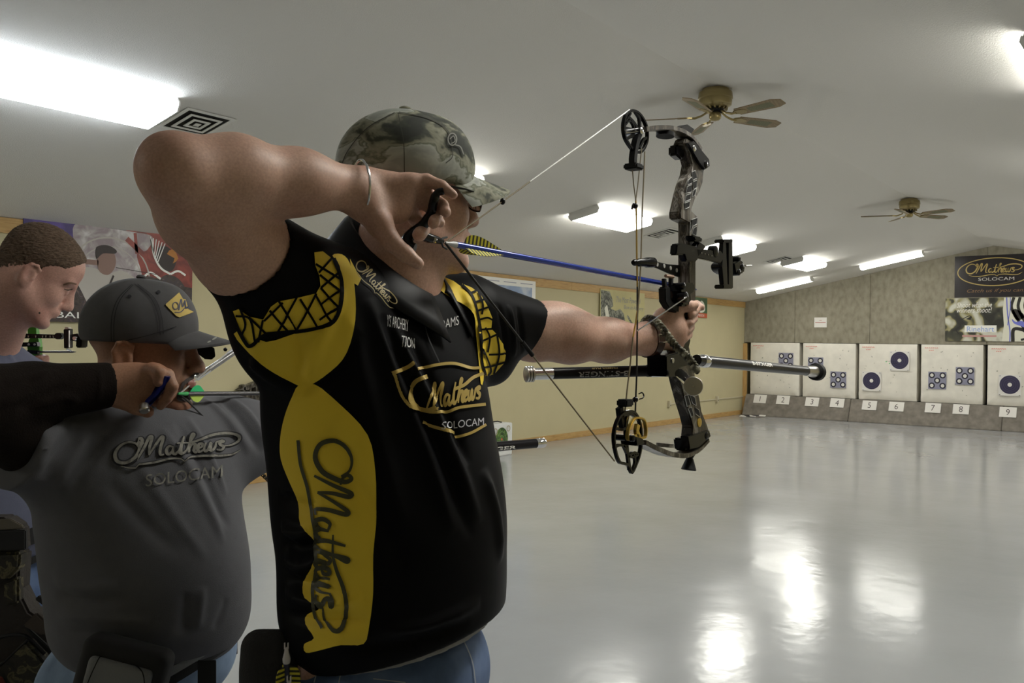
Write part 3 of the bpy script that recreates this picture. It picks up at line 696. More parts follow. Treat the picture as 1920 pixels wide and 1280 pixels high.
F('printed_hunter', s_poly([(.02, .02), (.02, H-.02), (.3, H-.03), (.4, H*.82), (.42, H*.7), (.34, H*.66), (.5, H*.62), (.66, H*.66), (.78, H*.58), (.84, H*.42), (.78, H*.26), (.66, .2), (.7, .02)], 0), m_leaf, r, O, .001)
F('printed_gap', s_poly([(.14, .66*H), (.22, .72*H), (.3, .5*H), (.2, .44*H)], 0), m_cream, r, O, .0015)
F('printed_bow_limb', s_join([s_stroke([(.9, .5), (1.05, .38), (1.2, .26)], .05), s_ring((.7, .33), .1, .14, .03)]), m_leaf, r, O, .002)
F('poster_text', s_join([s_text('The Most Powerful', w=.85, h=.1, at=(.52, H-.2), shear=.25), s_text('Bow in Archery', w=.7, h=.09, at=(.78, H-.33), shear=.25)]), mat('slate_print', (.25, .25, .25), .5), r, O, .002)
r, O, W, H = wallposter('green_poster', 15.75, 16.65, 2.06, 2.46, mat('green_print', (.05, .11, .045), .5, noise=.3, nscale=6), 'small green and red poster just right of the bow hand')
F('red_band', s_poly([(0, 0), (W, 0), (W, .09), (0, .09)]), mat('red_orange_print', (.5, .09, .03), .5), r, O, .001)
F('printed_white_head', s_poly([(.55, .1), (.5, .25), (.62, .34), (.75, .28), (.78, .14)], 4), m_cream, r, O, .002)
F('poster_text', s_text('IN PERSON', w=.4, h=.05, at=(.35, .02)), m_whitep, r, O, .003)
# surface conduit with two boxes
r = empty('surface_conduit', (15.05, WY, .385), 'cream surface conduit with two outlet boxes low on the tan wall', 'conduit')
m_cond = mat('cream_enamel', (.55, .50, .36), .5)
MB().box((16.85, WY-.012, .385), (3.55, .02, .022)).build('raceway', m_cond, r, bevel=.002)
for x in (15.05, 17.2):
    bx = MB().box((x, WY-.025, .39), (.075, .05, .12)).build('outlet_box', m_cond, r, bevel=.004)
    MB().box((x, WY-.052, .36), (.018, .003, .022)).build('socket', M_blackm, bx)
# foam block target on the floor by the wall
r = empty('block_target', (9.21, 7.3, 0), 'white cube archery block with a green round target, on the floor by the wall', 'block target')
MB().box((9.2, 7.34, .215), (.5, .4, .43)).build('foam_block', mat('white_foam', (.7, .71, .70), .7), r, bevel=.01)
O = V((8.95, 7.135, 0)); m_grnf = ramp_mat('green_bullseye_print', [(.35, (.015, .035, .008)), (.5, (.04, .1, .02)), (.62, (.16, .28, .05)), (.7, (.03, .06, .01))], 16, .5, distort=1.5)
F('green_face', s_ell((.255, .225), .135, .155, 40), m_grnf, r, O, .002)
F('face_ring', s_join([s_ring((.255, .225), .085, .1, .006), s_ring((.255, .225), .045, .05, .005)]), mat('pale_green_line', (.2, .35, .15), .6), r, O, .004)
F('face_bullseye', s_ell((.255, .225), .016, .018, 16), m_redp, r, O, .005)
F('block_print', s_join([s_ring((.12, .33), .04, .045, .01), s_ring((.4, .36), .035, .035, .01), s_stroke([(.08, .2), (.1, .1)], .015), s_stroke([(.42, .15), (.44, .08)], .015)]), mat('tan_print', (.4, .33, .2), .6), r, O, .003)
MB().tube([(9.0, 7.25, .432), (9.12, 7.25, .45), (9.26, 7.25, .452), (9.35, 7.25, .434)], .008, 8).build('carry_strap', M_blackm, r)
# scraps on the floor in the far corner
r = empty('torn_paper_face', (18.05, 7.3, 0), 'torn black and white paper face lying on the floor in the far corner', 'paper scrap')
for k, (x, y, a, m_) in enumerate([(18.0, 7.42, .2, m_paper), (18.02, 7.3, .9, m_ink), (17.98, 7.2, .4, m_paper), (18.04, 7.12, 1.3, m_ink), (18.0, 7.0, .3, m_paper)]):
    MB().box((x, y, .006+.008*k), (.2, .13, .006), (V((math.cos(a), math.sin(a), .05)), V((-math.sin(a), math.cos(a), .02)), V((0, 0, 1)))).build('scrap', m_, r)
print('room ready')
# ================================================================ THE NEAR ARCHER'S BOW (it stands in the plane Y = BY)
BY = .95
def B(u, v, dy=0.): return hitY(u, v, BY+dy)
NOCK = P(835, 455, 1.49)
bow = empty('compound_bow', B(1290, 600), 'camouflaged compound bow held at full draw by the man in yellow and black', 'bow')
def pr(pts, dy0, dy1): # prism whose near face (dy0) follows the picture points
    n = [B(u, v, dy0) for u, v in pts]; return n, V((0, dy1-dy0, 0))
def plate(name, pts, dy0, dy1, m, parent, bevel=.0015, holes=()):
    a, off = pr(pts, dy0, dy1); mb = MB(); mb.prism([p+off/2 for p in a], off); o = mb.build(name, m, parent, bevel=bevel)
    for h in holes: pass
    return o
TH0, TH1 = -.014, .016
# riser: one continuous machined bar, drawn as its near side face and given its thickness
up = [(1287, 258), (1303, 266), (1322, 292), (1327, 305), (1320, 322), (1318, 343), (1312, 360), (1303, 376), (1297, 394), (1309, 406), (1309, 424), (1306, 452), (1305, 500), (1305, 560), (1304, 594), (1293, 610), (1291, 640), (1296, 665), (1302, 690), (1306, 722), (1312, 745), (1316, 770), (1326, 795), (1331, 812), (1322, 826), (1304, 838),
      (1296, 830), (1299, 800), (1294, 780), (1286, 755), (1278, 725), (1272, 700), (1266, 672), (1274, 640), (1277, 610), (1288, 590), (1292, 560), (1292, 500), (1292, 450), (1292, 418), (1276, 410), (1275, 398), (1281, 370), (1287, 345), (1295, 325), (1298, 308), (1292, 285), (1283, 268)]
rs = plate('riser', up, TH0, TH1, M_camo, bow, .003)
# weight-saving windows along the riser: dark recesses with camo struts between
win = [[(1297, 322), (1303, 320), (1306, 334), (1298, 338)], [(1290, 338), (1296, 332), (1297, 343), (1289, 347)], [(1299, 341), (1306, 338), (1306, 352), (1300, 355)], [(1288, 350), (1297, 346), (1296, 360), (1286, 362)], [(1299, 357), (1305, 355), (1302, 366), (1297, 369)], [(1286, 366), (1295, 363), (1294, 374), (1283, 378)], [(1283, 381), (1293, 377), (1292, 388), (1284, 392)],
       [(1296, 412), (1307, 408), (1306, 420), (1299, 424)], [(1294, 416), (1298, 426), (1293, 436)], [(1300, 428), (1306, 424), (1305, 442), (1297, 438)], [(1283, 742), (1289, 740), (1294, 758), (1288, 762)], [(1292, 738), (1302, 744), (1305, 760), (1298, 756)], [(1290, 766), (1296, 763), (1300, 778), (1296, 782)], [(1304, 764), (1310, 768), (1313, 782), (1304, 776)]]
for q in win:
    mb = MB(); n = [B(u, v, TH0-.0012) for u, v in q]; c = sum(n, V())/len(n)
    mb.prism([c+(p-c)*1.0 for p in n], (0, .0015, 0)); mb.build('riser_window', M_blackm, rs)
    e = MB(); e.tube([p+V((0, -.0005, 0)) for p in n], .0011, 6, closed=True); e.build('window_rim', mat('worn_bright_edge', (.42, .42, .42), .35, metal=.5), rs, smooth=True)
MB().lathe(B(1313, 792, TH0-.003), (0, 1, 0), [(0, .006), (.001, .011), (.006, .012)], 20).build('medallion', M_gold, rs, smooth=True)
# grip
plate('grip', [(1281, 596), (1296, 592), (1296, 640), (1290, 664), (1276, 662), (1280, 630)], -.02, .02, M_black, bow, .005)
# limbs
def limb(name, path, wd=.036, th=.011, m=M_camo, y0=0):
    pts = [B(u, v, y0) for u, v in crom(path, 6)]; mb = MB(); K = len(pts); vs = []
    for i, p in enumerate(pts):
        t = (pts[min(i+1, K-1)]-pts[max(i-1, 0)]).normalized(); n = V((-t.z, 0, t.x))
        for a, b_ in ((-1, -1), (1, -1), (1, 1), (-1, 1)): vs.append(p+V((0, a*wd/2, 0))+n*(b_*th/2))
    fs = [(4*i+j, 4*i+(j+1) % 4, 4*i+4+(j+1) % 4, 4*i+4+j) for i in range(K-1) for j in range(4)]+[(0, 1, 2, 3), (4*K-1, 4*K-2, 4*K-3, 4*K-4)]
    mb.add(vs, fs); return mb.build(name, m, bow, bevel=.0012)
ul = limb('upper_limb', [(1199, 244), (1225, 241), (1250, 242), (1272, 249), (1290, 262), (1304, 282)])
ll = limb('lower_limb', [(1198, 828), (1222, 840), (1248, 850), (1275, 853), (1300, 842), (1318, 824)])
plate('limb_pocket', [(1290, 268), (1302, 264), (1330, 298), (1331, 312), (1322, 318), (1312, 306)], -.021, -.012, M_black, ul)
plate('limb_pocket', [(1268, 272), (1284, 268), (1290, 285), (1280, 300), (1268, 290)], .0, .022, M_black, ul, .004)
MB().lathe(B(1326, 308, -.024), (0, 1, 0), [(0, .006), (.002, .0095), (.05, .0095), (.052, .006)], 16).build('limb_bolt', M_black, ul, smooth=True)
MB().lathe(B(1304, 278, -.024), (0, 1, 0), [(0, .004), (.002, .0075), (.05, .0075)], 16).build('pocket_pin', M_chrome, ul, smooth=True)
plate('limb_damper', [(1276, 238), (1290, 233), (1303, 242), (1296, 252), (1282, 250)], -.012, .012, M_blackm, ul)
MB().lathe(B(1247, 256), V((.1, 0, 1)), [(0, .021), (.009, .021)], 24).build('harmonic_damper', M_blackm, ul, smooth=True)
plate('limb_pocket', [(1290, 818), (1310, 812), (1330, 806), (1333, 818), (1312, 838), (1294, 842)], -.021, .0, M_black, ll)
plate('limb_pocket', [(1281, 822), (1300, 818), (1302, 840), (1284, 846)], -.004, .024, M_black, ll, .004)
MB().lathe(B(1327, 817, -.024), (0, 1, 0), [(0, .006), (.002, .0095), (.05, .0095), (.052, .006)], 16).build('limb_bolt', M_black, ll, smooth=True)
MB().lathe(B(1294, 852, 0), (B(1291, 882)-B(1294, 852)), [(0, .012), (.008, .008), (.012, .01), (.036, .019), (.038, .017)], 12).build('limb_damper', M_blackm, ll, smooth=True)
MB().lathe(B(1247, 838), V((.1, 0, 1)), [(0, .021), (.009, .021)], 24).build('harmonic_damper', ramp_mat('limb_camo_pale', [(.4, (.06, .055, .05)), (.55, (.2, .19, .17))], 60, .4), ll, smooth=True)
# wheels: rims drawn in the bow plane
def ringp(name, pts, wd, dy0, dy1, m, parent, smooth=8):
    """closed band following picture points, with thickness: a machined rim"""
    q = [B(u, v) for u, v in crom(pts, smooth, True)]; c = sum(q, V())/len(q); K = len(q); vs = []
    for i, p in enumerate(q):
        t = (q[(i+1) % K]-q[i-1]).normalized(); n = V((-t.z, 0, t.x))
        if n.dot(p-c) < 0: n = -n
        for a, y in ((0, dy0), (0, dy1), (-wd, dy1), (-wd, dy0)): vs.append(p+n*a+V((0, y, 0)))
    fs = [(4*i+j, 4*i+(j+1) % 4, 4*((i+1) % K)+(j+1) % 4, 4*((i+1) % K)+j) for i in range(K) for j in range(4)]
    return MB().add(vs, fs).build(name, m, parent, bevel=.0006)
def spoke(name, pts, wd, dy0, dy1, m, parent):
    q = [B(u, v) for u, v in crom(pts, 5)]; K = len(q); vs = []
    for i, p in enumerate(q):
        t = (q[min(i+1, K-1)]-q[max(i-1, 0)]).normalized(); n = V((-t.z, 0, t.x))*wd/2
        for a, y in ((1, dy0), (1, dy1), (-1, dy1), (-1, dy0)): vs.append(p+n*a+V((0, y, 0)))
    fs = [(4*i+j, 4*i+(j+1) % 4, 4*i+4+(j+1) % 4, 4*i+4+j) for i in range(K-1) for j in range(4)]+[(0, 1, 2, 3), (4*K-1, 4*K-2, 4*K-3, 4*K-4)]
    return MB().add(vs, fs).build(name, m, parent)
wu = empty('idler_wheel', B(1190, 245)); wu.parent = bow; wu.matrix_parent_inverse = bow.matrix_world.inverted()
ringp('rim', [(1183, 205), (1199, 212), (1212, 235), (1214, 262), (1205, 284), (1192, 288), (1180, 276), (1170, 258), (1167, 235), (1172, 214)], .006, -.004, .004, M_black, wu)
for pts, wd in (([(1190, 208), (1198, 222), (1199, 240)], .007), ([(1178, 220), (1189, 232), (1196, 246)], .007), ([(1168, 240), (1180, 243), (1196, 246)], .008), ([(1172, 262), (1182, 256), (1196, 246)], .006), ([(1213, 258), (1206, 262), (1198, 278)], .006), ([(1172, 228), (1177, 220), (1182, 212)], .004), ([(1170, 236), (1180, 226), (1188, 240), (1184, 258)], .004)):
    spoke('spoke', pts, wd, -.003, .003, M_black, wu)
MB().lathe(B(1205, 245, -.022), (0, 1, 0), [(0, .005), (.002, .0075), (.046, .0075)], 16).build('axle', M_chrome, wu, smooth=True)
spoke('string_arm', [(1197, 250), (1191, 270), (1187, 295), (1187, 312)], .012, -.007, .007, M_blackm, wu)
MB().box(B(1188, 313), (.034, .034, .0125)).build('string_stop', M_blackm, wu, bevel=.003)
wl = empty('cam', B(1185, 810)); wl.parent = bow; wl.matrix_parent_inverse = bow.matrix_world.inverted()
ringp('rim', [(1180, 768), (1193, 775), (1201, 795), (1203, 820), (1201, 845), (1195, 866), (1184, 888), (1177, 875), (1168, 871), (1160, 868), (1153, 850), (1149, 820), (1153, 795), (1163, 776)], .006, -.004, .004, M_black, wl, 6)
for pts, wd in (([(1178, 770), (1173, 800), (1175, 840), (1180, 880)], .009), ([(1150, 838), (1162, 834), (1176, 838)], .006), ([(1152, 802), (1164, 805), (1172, 802)], .006), ([(1176, 856), (1187, 848), (1196, 852)], .006), ([(1168, 778), (1182, 776), (1196, 786)], .006), ([(1187, 850), (1190, 866), (1185, 884)], .005), ([(1168, 835), (1180, 856), (1196, 852)], .005)):
    spoke('spoke', pts, wd, -.003, .003, M_black, wl)
ringp('draw_module', [(1184, 781), (1198, 784), (1203, 800), (1202, 818), (1194, 822), (1180, 826), (1168, 824), (1168, 806), (1175, 790)], .004, -.015, -.007, M_gold, wl, 6)
for pts, wd in (([(1186, 795), (1184, 808), (1189, 822)], .012), ([(1171, 822), (1182, 816), (1190, 818)], .008)): spoke('module_web', pts, wd, -.016, -.008, M_gold, wl)
MB().lathe(B(1190, 822, -.024), (0, 1, 0), [(0, .004), (.002, .007), (.046, .007)], 16).build('axle', M_black, wl, smooth=True)
plate('limb_tip_bracket', [(1192, 818), (1206, 822), (1210, 832), (1194, 836)], -.02, .02, M_black, wl, .002)
spoke('string_arm', [(1172, 800), (1168, 780), (1166, 764)], .014, .0, .012, M_blackm, wl)
MB().box(B(1172, 755), (.032, .026, .016)).build('string_stop', M_blackm, wl, bevel=.003)
# bowstring, drawn to the archer's face, and the cables
m_str = mat('bowstring_tan', (.22, .18, .11), .6); m_strb = mat('bowstring_black', (.012, .012, .012), .6); m_ystr = mat('amber_cable', (.42, .26, .03), .5); m_sil = mat('silver_cord', (.6, .6, .6), .3, metal=.3)
st = empty('bowstring', NOCK); st.parent = bow; st.matrix_parent_inverse = bow.matrix_world.inverted()
TU, TL = B(1180, 206), B(1152, 864)
MB().tube([NOCK, NOCK.lerp(TU, .55)], .0014, 8).build('string_strand', m_str, st, smooth=True)
MB().tube([NOCK.lerp(TU, .4), TU], .0017, 8).build('string_strand', m_sil, st, smooth=True)
pk = hitplane(926, 375, NOCK, (TU-NOCK).cross(_U)); pk = NOCK+(TU-NOCK)*.262
MB().ball(pk, (.0052, .0052, .0062), 12).build('peep_bead', M_black, st, smooth=True)
MB().tube([NOCK, NOCK.lerp(TL, .46)], .0023, 8).build('centre_serving', m_strb, st, smooth=True)
MB().tube([NOCK.lerp(TL, .44), TL], .0016, 8).build('string_strand', m_str, st, smooth=True)
a = NOCK.lerp(TL, .40); b_ = NOCK.lerp(TL, .46); MB().tube([a, b_], .0042, 10).build('string_silencer', M_blackm, st, smooth=True)
MB().tube([NOCK+V((.004, 0, .01)), NOCK+V((-.012, -.004, .006)), NOCK+V((-.016, -.005, -.001)), NOCK+V((-.010, -.004, -.008)), NOCK+V((.004, 0, -.01))], .0018, 6).build('release_loop', m_strb, st, smooth=True)
cb = empty('cable', B(1195, 500)); cb.parent = bow; cb.matrix_parent_inverse = bow.matrix_world.inverted()
def cable(pts, r, m, dy=0): MB().tube([B(u, v, dy) for u, v in pts], r, 6).build('cable_strand', m, cb, smooth=True)
cable([(1209, 284), (1204, 400), (1202, 480), (1199, 540), (1195, 600)], .0016, m_str, -.004)
cable([(1183, 285), (1188, 345), (1192, 376)], .0012, m_str, .004); cable([(1203, 278), (1196, 345), (1192, 376)], .0012, m_str, -.004)
cable([(1192, 374), (1193, 400), (1194, 480), (1195, 540)], .0018, m_ystr); cable([(1195, 538), (1196, 575), (1191, 610), (1187, 632)], .0018, m_ystr)
cable([(1195, 530), (1195, 600), (1194, 700), (1192, 745), (1191, 782)], .0019, m_strb)
cable([(1187, 630), (1182, 680), (1176, 730), (1170, 785), (1172, 810)], .0017, m_str, .003)
MB().ball(B(1191, 386), .0062, 12).build('cable_bead', M_black, cb, smooth=True)
MB().tube([B(1188, 382), B(1186, 386), B(1185, 392)], .0022, 6).build('bead_hook', M_black, cb, smooth=True)
MB().ball(B(1191, 749), .0068, 12).build('cable_bead', M_black, cb, smooth=True)
hk = [B(1199, 748), B(1205, 746), B(1207, 741), B(1204, 736), B(1198, 738)]; MB().tube([p for p in crom(hk, 4)], .0016, 6).build('bead_hook', M_black, cb, smooth=True)
# cable guard
plate('cable_guard', [(1204, 489), (1226, 489), (1252, 495), (1276, 497), (1276, 520), (1255, 512), (1235, 503), (1204, 494)], .010, .016, M_blackm, bow, .001)
gd = bow.children[-1]
for u, v in ((1233, 495.5), (1246, 498.5), (1258, 502.5), (1269.5, 506.5)):
    MB().lathe(B(u, v, .0085), (0, 1, 0), [(0, .0048), (.0022, .0048)], 14).build('guard_hole_rim', m_sil, gd)
MB().lathe(B(1187, 492), B(1208, 492)-B(1187, 492), [(0, .005), (.006, .0075), (.012, .005), (.02, .009), (.05, .009), (.062, .012), (.09, .012), (.092, .006)], 14).build('cable_slide', M_black, bow, smooth=True)
# arrow rest
rt = empty('arrow_rest', B(1283, 560)); rt.parent = bow; rt.matrix_parent_inverse = bow.matrix_world.inverted()
plate('rest_cage', [(1247, 538), (1257, 536), (1259, 560), (1264, 567), (1305, 570), (1304, 590), (1268, 586), (1255, 578), (1248, 566)], -.03, -.012, M_blackm, rt, .003)
plate('rest_post', [(1246, 522), (1250, 522), (1251, 538), (1247, 538)], -.028, -.02, M_blackm, rt, .001)
plate('rest_post', [(1259, 520), (1263, 520), (1262, 568), (1258, 562)], -.018, -.01, M_blackm, rt, .001)
plate('rest_block', [(1278, 530), (1303, 530), (1305, 545), (1296, 552), (1300, 574), (1280, 574), (1276, 545)], -.045, -.016, M_black, rt, .004)
MB().lathe(B(1288, 557, -.06), (0, 1, 0), [(0, .008), (.002, .0125), (.02, .0125)], 18).build('rest_knob', M_black, rt, smooth=True)
MB().lathe(B(1284, 536, -.055), (0, 1, 0), [(0, .005), (.002, .008), (.02, .008)], 18).build('rest_screw', M_black, rt, smooth=True)
MB().tube([B(1287, 557, -.062), B(1195, 620, -.006)], .0016, 8).build('rest_cord', M_chrome, rt, smooth=True)
MB().tube([B(1248, 517, -.02), B(1262, 519, -.02)], .004, 8).build('rest_bristle', mat('copper_bristle', (.25, .15, .1), .6), rt, smooth=True)
# sight
sg = empty('bow_sight', B(1320, 480)); sg.parent = bow; sg.matrix_parent_inverse = bow.matrix_world.inverted()
plate('sight_block', [(1270, 457), (1278, 455), (1306, 462), (1312, 452), (1326, 462), (1310, 482), (1308, 490), (1288, 490), (1284, 478), (1268, 478)], -.034, -.016, M_black, sg, .003)
plate('sight_knob', [(1300, 441), (1316, 444), (1319, 453), (1304, 452)], -.038, -.014, M_black, sg, .003)
plate('extension_bar', [(1300, 465), (1352, 470), (1360, 480), (1352, 493), (1306, 483)], -.034, -.022, M_black, sg, .002)
MB().lathe(B(1345, 471, -.038), (0, 1, 0), [(0, .009), (.003, .015), (.02, .015)], 20).build('clamp_knob', M_black, sg, smooth=True)
for u in (1316, 1322, 1328, 1335): MB().lathe(B(u, 474+(u-1316)*.28, -.0355), (0, 1, 0), [(0, .0018), (.002, .0018)], 8).build('bar_screw', M_chrome, sg)
plate('elevation_bar', [(1356, 452), (1361, 450), (1365, 535), (1357, 533), (1354, 500)], -.03, -.018, M_black, sg, .001)
plate('elevation_bar', [(1366, 451), (1374, 451), (1375, 538), (1366, 536)], -.03, -.014, M_black, sg, .002)
for v0, v1 in ((448, 455), (533, 541)): plate('bar_cap', [(1357, v0), (1375, v0), (1375, v1), (1357, v1)], -.034, -.008, M_black, sg, .002)
ringp('scope_ring', [(1346, 490), (1357, 494), (1359, 504), (1354, 513), (1344, 514), (1334, 506), (1334, 495)], .006, -.024, .0, M_black, sg, 5)
plate('windage_block', [(1376, 492), (1388, 487), (1398, 496), (1396, 512), (1380, 514)], -.03, -.01, M_black, sg, .004)
for u, v, r_ in ((1388, 485, .007), (1394, 500, .009), (1388, 510, .009)): MB().lathe(B(u, v, -.034), (0, 1, 0), [(0, r_*.6), (.003, r_), (.022, r_)], 16).build('windage_knob', M_black, sg, smooth=True)
MB().tube([B(1398, 498, -.02), B(1409, 497.5, -.02)], .0024, 8).build('windage_screw', M_steel, sg, smooth=True)
MB().tube([q for q in crom([B(1356, 482, -.02), B(1366, 481, -.02), B(1380, 483, -.02), B(1392, 492, -.02)], 5)], .0016, 6).build('fibre', M_blackm, sg, smooth=True)
# stabilizers
m_carb = mat('gloss_carbon_tube', (.010, .009, .011), .28, spec=.22)
def textrod(name, txt, a, b_, t0, t1, r, hgt, m, parent, flip=False, toward=EYE):
    """lettering wrapped onto the camera-facing side of a rod a-b between fractions t0..t1"""
    d = (b_-a); Lr = d.length; d = d.normalized(); mid = a.lerp(b_, .5); n = (toward-mid); n = (n-d*n.dot(d)).normalized(); up_ = d.cross(n); up_ = up_ if up_.z > 0 else -up_
    s_ = s_text(txt, w=(t1-t0)*Lr, h=hgt, bold=.02)
    if d.dot(_R) < 0: dd = -d; o = a+d*(t1*Lr)
    else: dd = d; o = a+d*(t0*Lr)
    vs = []
    for x, y in s_[0]:
        yy = (y-hgt/2)*(-1 if flip else 1); xx = ((t1-t0)*Lr-x) if flip else x; an = yy/r+flip*0-.0+parent_shift
        vs.append(o+dd*xx+n*(math.cos(an)*(r+.0006))+up_*(math.sin(an)*(r+.0006)))
    me = bpy.data.meshes.new(name); me.from_pydata([tuple(v) for v in vs], [], s_[1]); return link(name, me, parent, m)
s1 = empty('long_stabilizer', B(1310, 675)); s1.parent = bow; s1.matrix_parent_inverse = bow.matrix_world.inverted()
a, b_ = B(1322, 677), B(1510, 695)
d = (b_-a).normalized(); R1 = .0148
MB().lathe(B(1306, 675), d, [(0, .014), (.03, .014), (.034, .01), (.07, .01)], 16).build('mount_bolt', M_black, s1, smooth=True)
MB().lathe(a-d*.02, d, [(0, .014), (.004, .0165), (.025, .0165), (.027, .0155)], 20).build('collar', M_chrome, s1, smooth=True)
MB().lathe(a, d, [(0, R1), ((b_-a).length, R1)], 24).build('tube', m_carb, s1, smooth=True)
MB().lathe(b_, d, [(0, R1+.001), (.03, .0165), (.07, .019), (.09, .019)], 20).build('end_collar', M_steel, s1, smooth=True)
MB().lathe(b_+d*.088, d, [(0, .02), (.006, .028), (.03, .029), (.045, .024), (.05, .016)], 24).build('rubber_tip', M_blackm, s1, smooth=True)
parent_shift = .55; textrod('lettering', 'B-STINGER', a, b_, .37, .57, R1, .011, m_whitep, s1)
s2 = empty('back_stabilizer', B(1245, 690)); s2.parent = bow; s2.matrix_parent_inverse = bow.matrix_world.inverted()
a, b_ = P(1252, 694, 2.085), P(1035, 700, 1.99); d = (b_-a).normalized(); R2 = .0132; Lr = (b_-a).length
MB().lathe(a, d, [(0, .0155), (.045, .0155), (.047, R2)], 20).build('collar', M_chrome, s2, smooth=True)
MB().lathe(a+d*.045, d, [(0, .0145), (.01, .0145), (.012, R2), (Lr-.045, R2)], 24).build('tube', m_carb, s2, smooth=True)
MB().lathe(b_, d, [(0, .0135), (.045, .0135)], 20).build('end_collar', M_chrome, s2, smooth=True)
c = b_+d*.045
for k in range(3): MB().lathe(c+d*(.0065*k), d, [(0, .0165), (.001, .018), (.0045, .018), (.0055, .0165)], 24).build('end_weight', M_steel, s2, smooth=True)
parent_shift = -.35; textrod('lettering', 'B-STINGER', a, b_, .37, .8, R2, .013, mat('grey_print', (.35, .35, .36), .5), s2, flip=True)
parent_shift = .7; textrod('lettering', 'PREMIER PLUS', a, b_, .46, .68, R2, .005, mat('yellow_ochre_print', (.5, .4, .12), .5), s2, flip=True)
plate('stabilizer_bracket', [(1249, 666), (1290, 655), (1296, 684), (1276, 688), (1271, 706), (1250, 706)], -.03, .02, M_black, bow, .003)
MB().lathe(B(1263, 676, -.033), (0, 1, 0), [(0, .003), (.001, .006), (.004, .006)], 14).build('bracket_bolt', M_steel, bow, smooth=True)
s3 = empty('side_bar', B(1278, 696)); s3.parent = bow; s3.matrix_parent_inverse = bow.matrix_world.inverted()
a, b_ = P(1274, 700, 2.0), P(1300, 724, 1.86); d = (b_-a).normalized()
MB().lathe(a, d, [(0, .009), (.004, .0115), ((b_-a).length-.02, .0125)], 20).build('tube', M_chrome, s3, smooth=True)
dz = (EYE-b_).normalized()
MB().lathe(b_-dz*.012, dz, [(0, .0195), (.001, .0205), (.014, .0205), (.0155, .0195), (.0158, .004)], 32).build('end_weight', M_steel, s3, smooth=True)
MB().lathe(b_+dz*.003, dz, [(0, .0035), (.004, .0025)], 12).build('weight_screw', M_chrome, s3, smooth=True)
# braided wrist sling
m_sl = ramp_mat('olive_braid', [(.4, (.02, .018, .012)), (.5, (.12, .11, .07)), (.62, (.28, .27, .2))], 60, .7)
sl = empty('wrist_sling', B(1290, 660)); sl.parent = bow; sl.matrix_parent_inverse = bow.matrix_world.inverted()
ctr = [(1206, 610, 2.02), (1209, 602, 2.03), (1217, 597, 2.02), (1230, 603, 1.985), (1243, 617, 1.97), (1256, 635, 1.97), (1270, 652, 1.975), (1284, 664, 1.98), (1295, 676, 1.99), (1306, 692, 2.0)]
cp = [V(q) for q in crom([tuple(P(*c_)) for c_ in ctr], 10)]
for ph in range(3):
    pts = []
    for i, p in enumerate(cp):
        t = (cp[min(i+1, len(cp)-1)]-cp[max(i-1, 0)]).normalized(); e1 = (EYE-p).cross(t).normalized(); e2 = t.cross(e1)
        th = i*.62+ph*2.094; pts.append(p+e1*(.0065*math.sin(th))+e2*(.003*math.sin(2*th)))
    MB().tube(pts, .0034, 8).build('braid_strand', m_sl, sl, smooth=True)
MB().tube([cp[-1]-V((0, 0, .0)), P(1300, 690, 1.98), P(1309, 697, 1.985)], [.008, .009, .007], 10).build('sling_knot', m_sl, sl, smooth=True)
# the nocked arrow
m_blue_a = mat('blue_anodised_arrow', (.012, .04, .33), .22, metal=.35, coat=.4)
AT = B(1306, 543, -.01); ar = empty('nocked_arrow', NOCK, 'blue arrow nocked on the near bow with yellow and black barred vanes', 'arrow')
d = (AT-NOCK).normalized(); s_, u_ = d.cross(V((0, 0, 1))).normalized(), None; u_ = s_.cross(d)
MB().lathe(NOCK, d, [(0, .0025), (.01, .0032), (.02, .0052), (.026, .0056)], 14).build('nock', mat('pale_plastic', (.6, .6, .62), .3), ar, smooth=True)
MB().lathe(NOCK+d*.026, d, [(0, .0058), ((AT-NOCK).length-.05, .0058)], 18).build('shaft', m_blue_a, ar, smooth=True)
MB().lathe(AT-d*.02, d, [(0, .0058), (.006, .0045), (.02, .0012)], 14).build('point', m_blue_a, ar, smooth=True)
m_vy = ramp_mat('barred_vane', [(.0, (.02, .02, .005)), (.45, (.02, .02, .005)), (.5, (.62, .56, .03)), (1, (.62, .56, .03))], 34, .5, kind='wave', detail=1, distort=.6)
m_vy.node_tree.nodes['Wave Texture'].bands_direction = 'X'
for k, an in enumerate((80, 205, 320)):
    t = s_*math.cos(math.radians(an))+u_*math.sin(math.radians(an))
    o = NOCK+d*.045; prof = [(0, 0), (.004, .011), (.02, .0165), (.045, .0145), (.075, .007), (.1, 0)]
    MB().prism([o+d*x+t*(.0055+h) for x, h in crom(prof, 4)], d.cross(t)*.001).build('vane', m_vy, ar)
# ================================================================ the middle archer's bow: mostly hidden by the near man's body
NOCK2 = P(337, 738, 1.77)
B2Y = NOCK2.y
bow2 = empty('compound_bow', (NOCK2.x+.76, B2Y, 1.38), 'black compound bow of the grey-capped man, mostly hidden behind the yellow and black shirt', 'bow')
bx = NOCK2.x+.78
def q2(x, z, y=0): return V((bx+x, B2Y+y, z))
r2 = MB(); r2.tube([q2(.02, 1.72), q2(-.02, 1.60), q2(0, 1.5), q2(0, 1.42), q2(.03, 1.34), q2(.02, 1.2), q2(.03, 1.1)], [.016, .018, .015, .013, .016, .018, .016], 8); r2.build('riser', M_camo, bow2, smooth=True)
for s in (1, -1):
    zz = 1.42+s*.3; lm = MB(); lm.tube([q2(.03, zz), q2(-.02, zz+s*.045), q2(-.12, zz+s*.05), q2(-.2, zz+s*.03)], [.013, .011, .009, .007], 8); lm.build('limb', M_camo, bow2, smooth=True)
    MB().lathe(q2(-.22, zz+s*.03, -.004), (0, 1, 0), [(0, .043), (.008, .043)], 24).build('wheel', M_black, bow2, smooth=True)
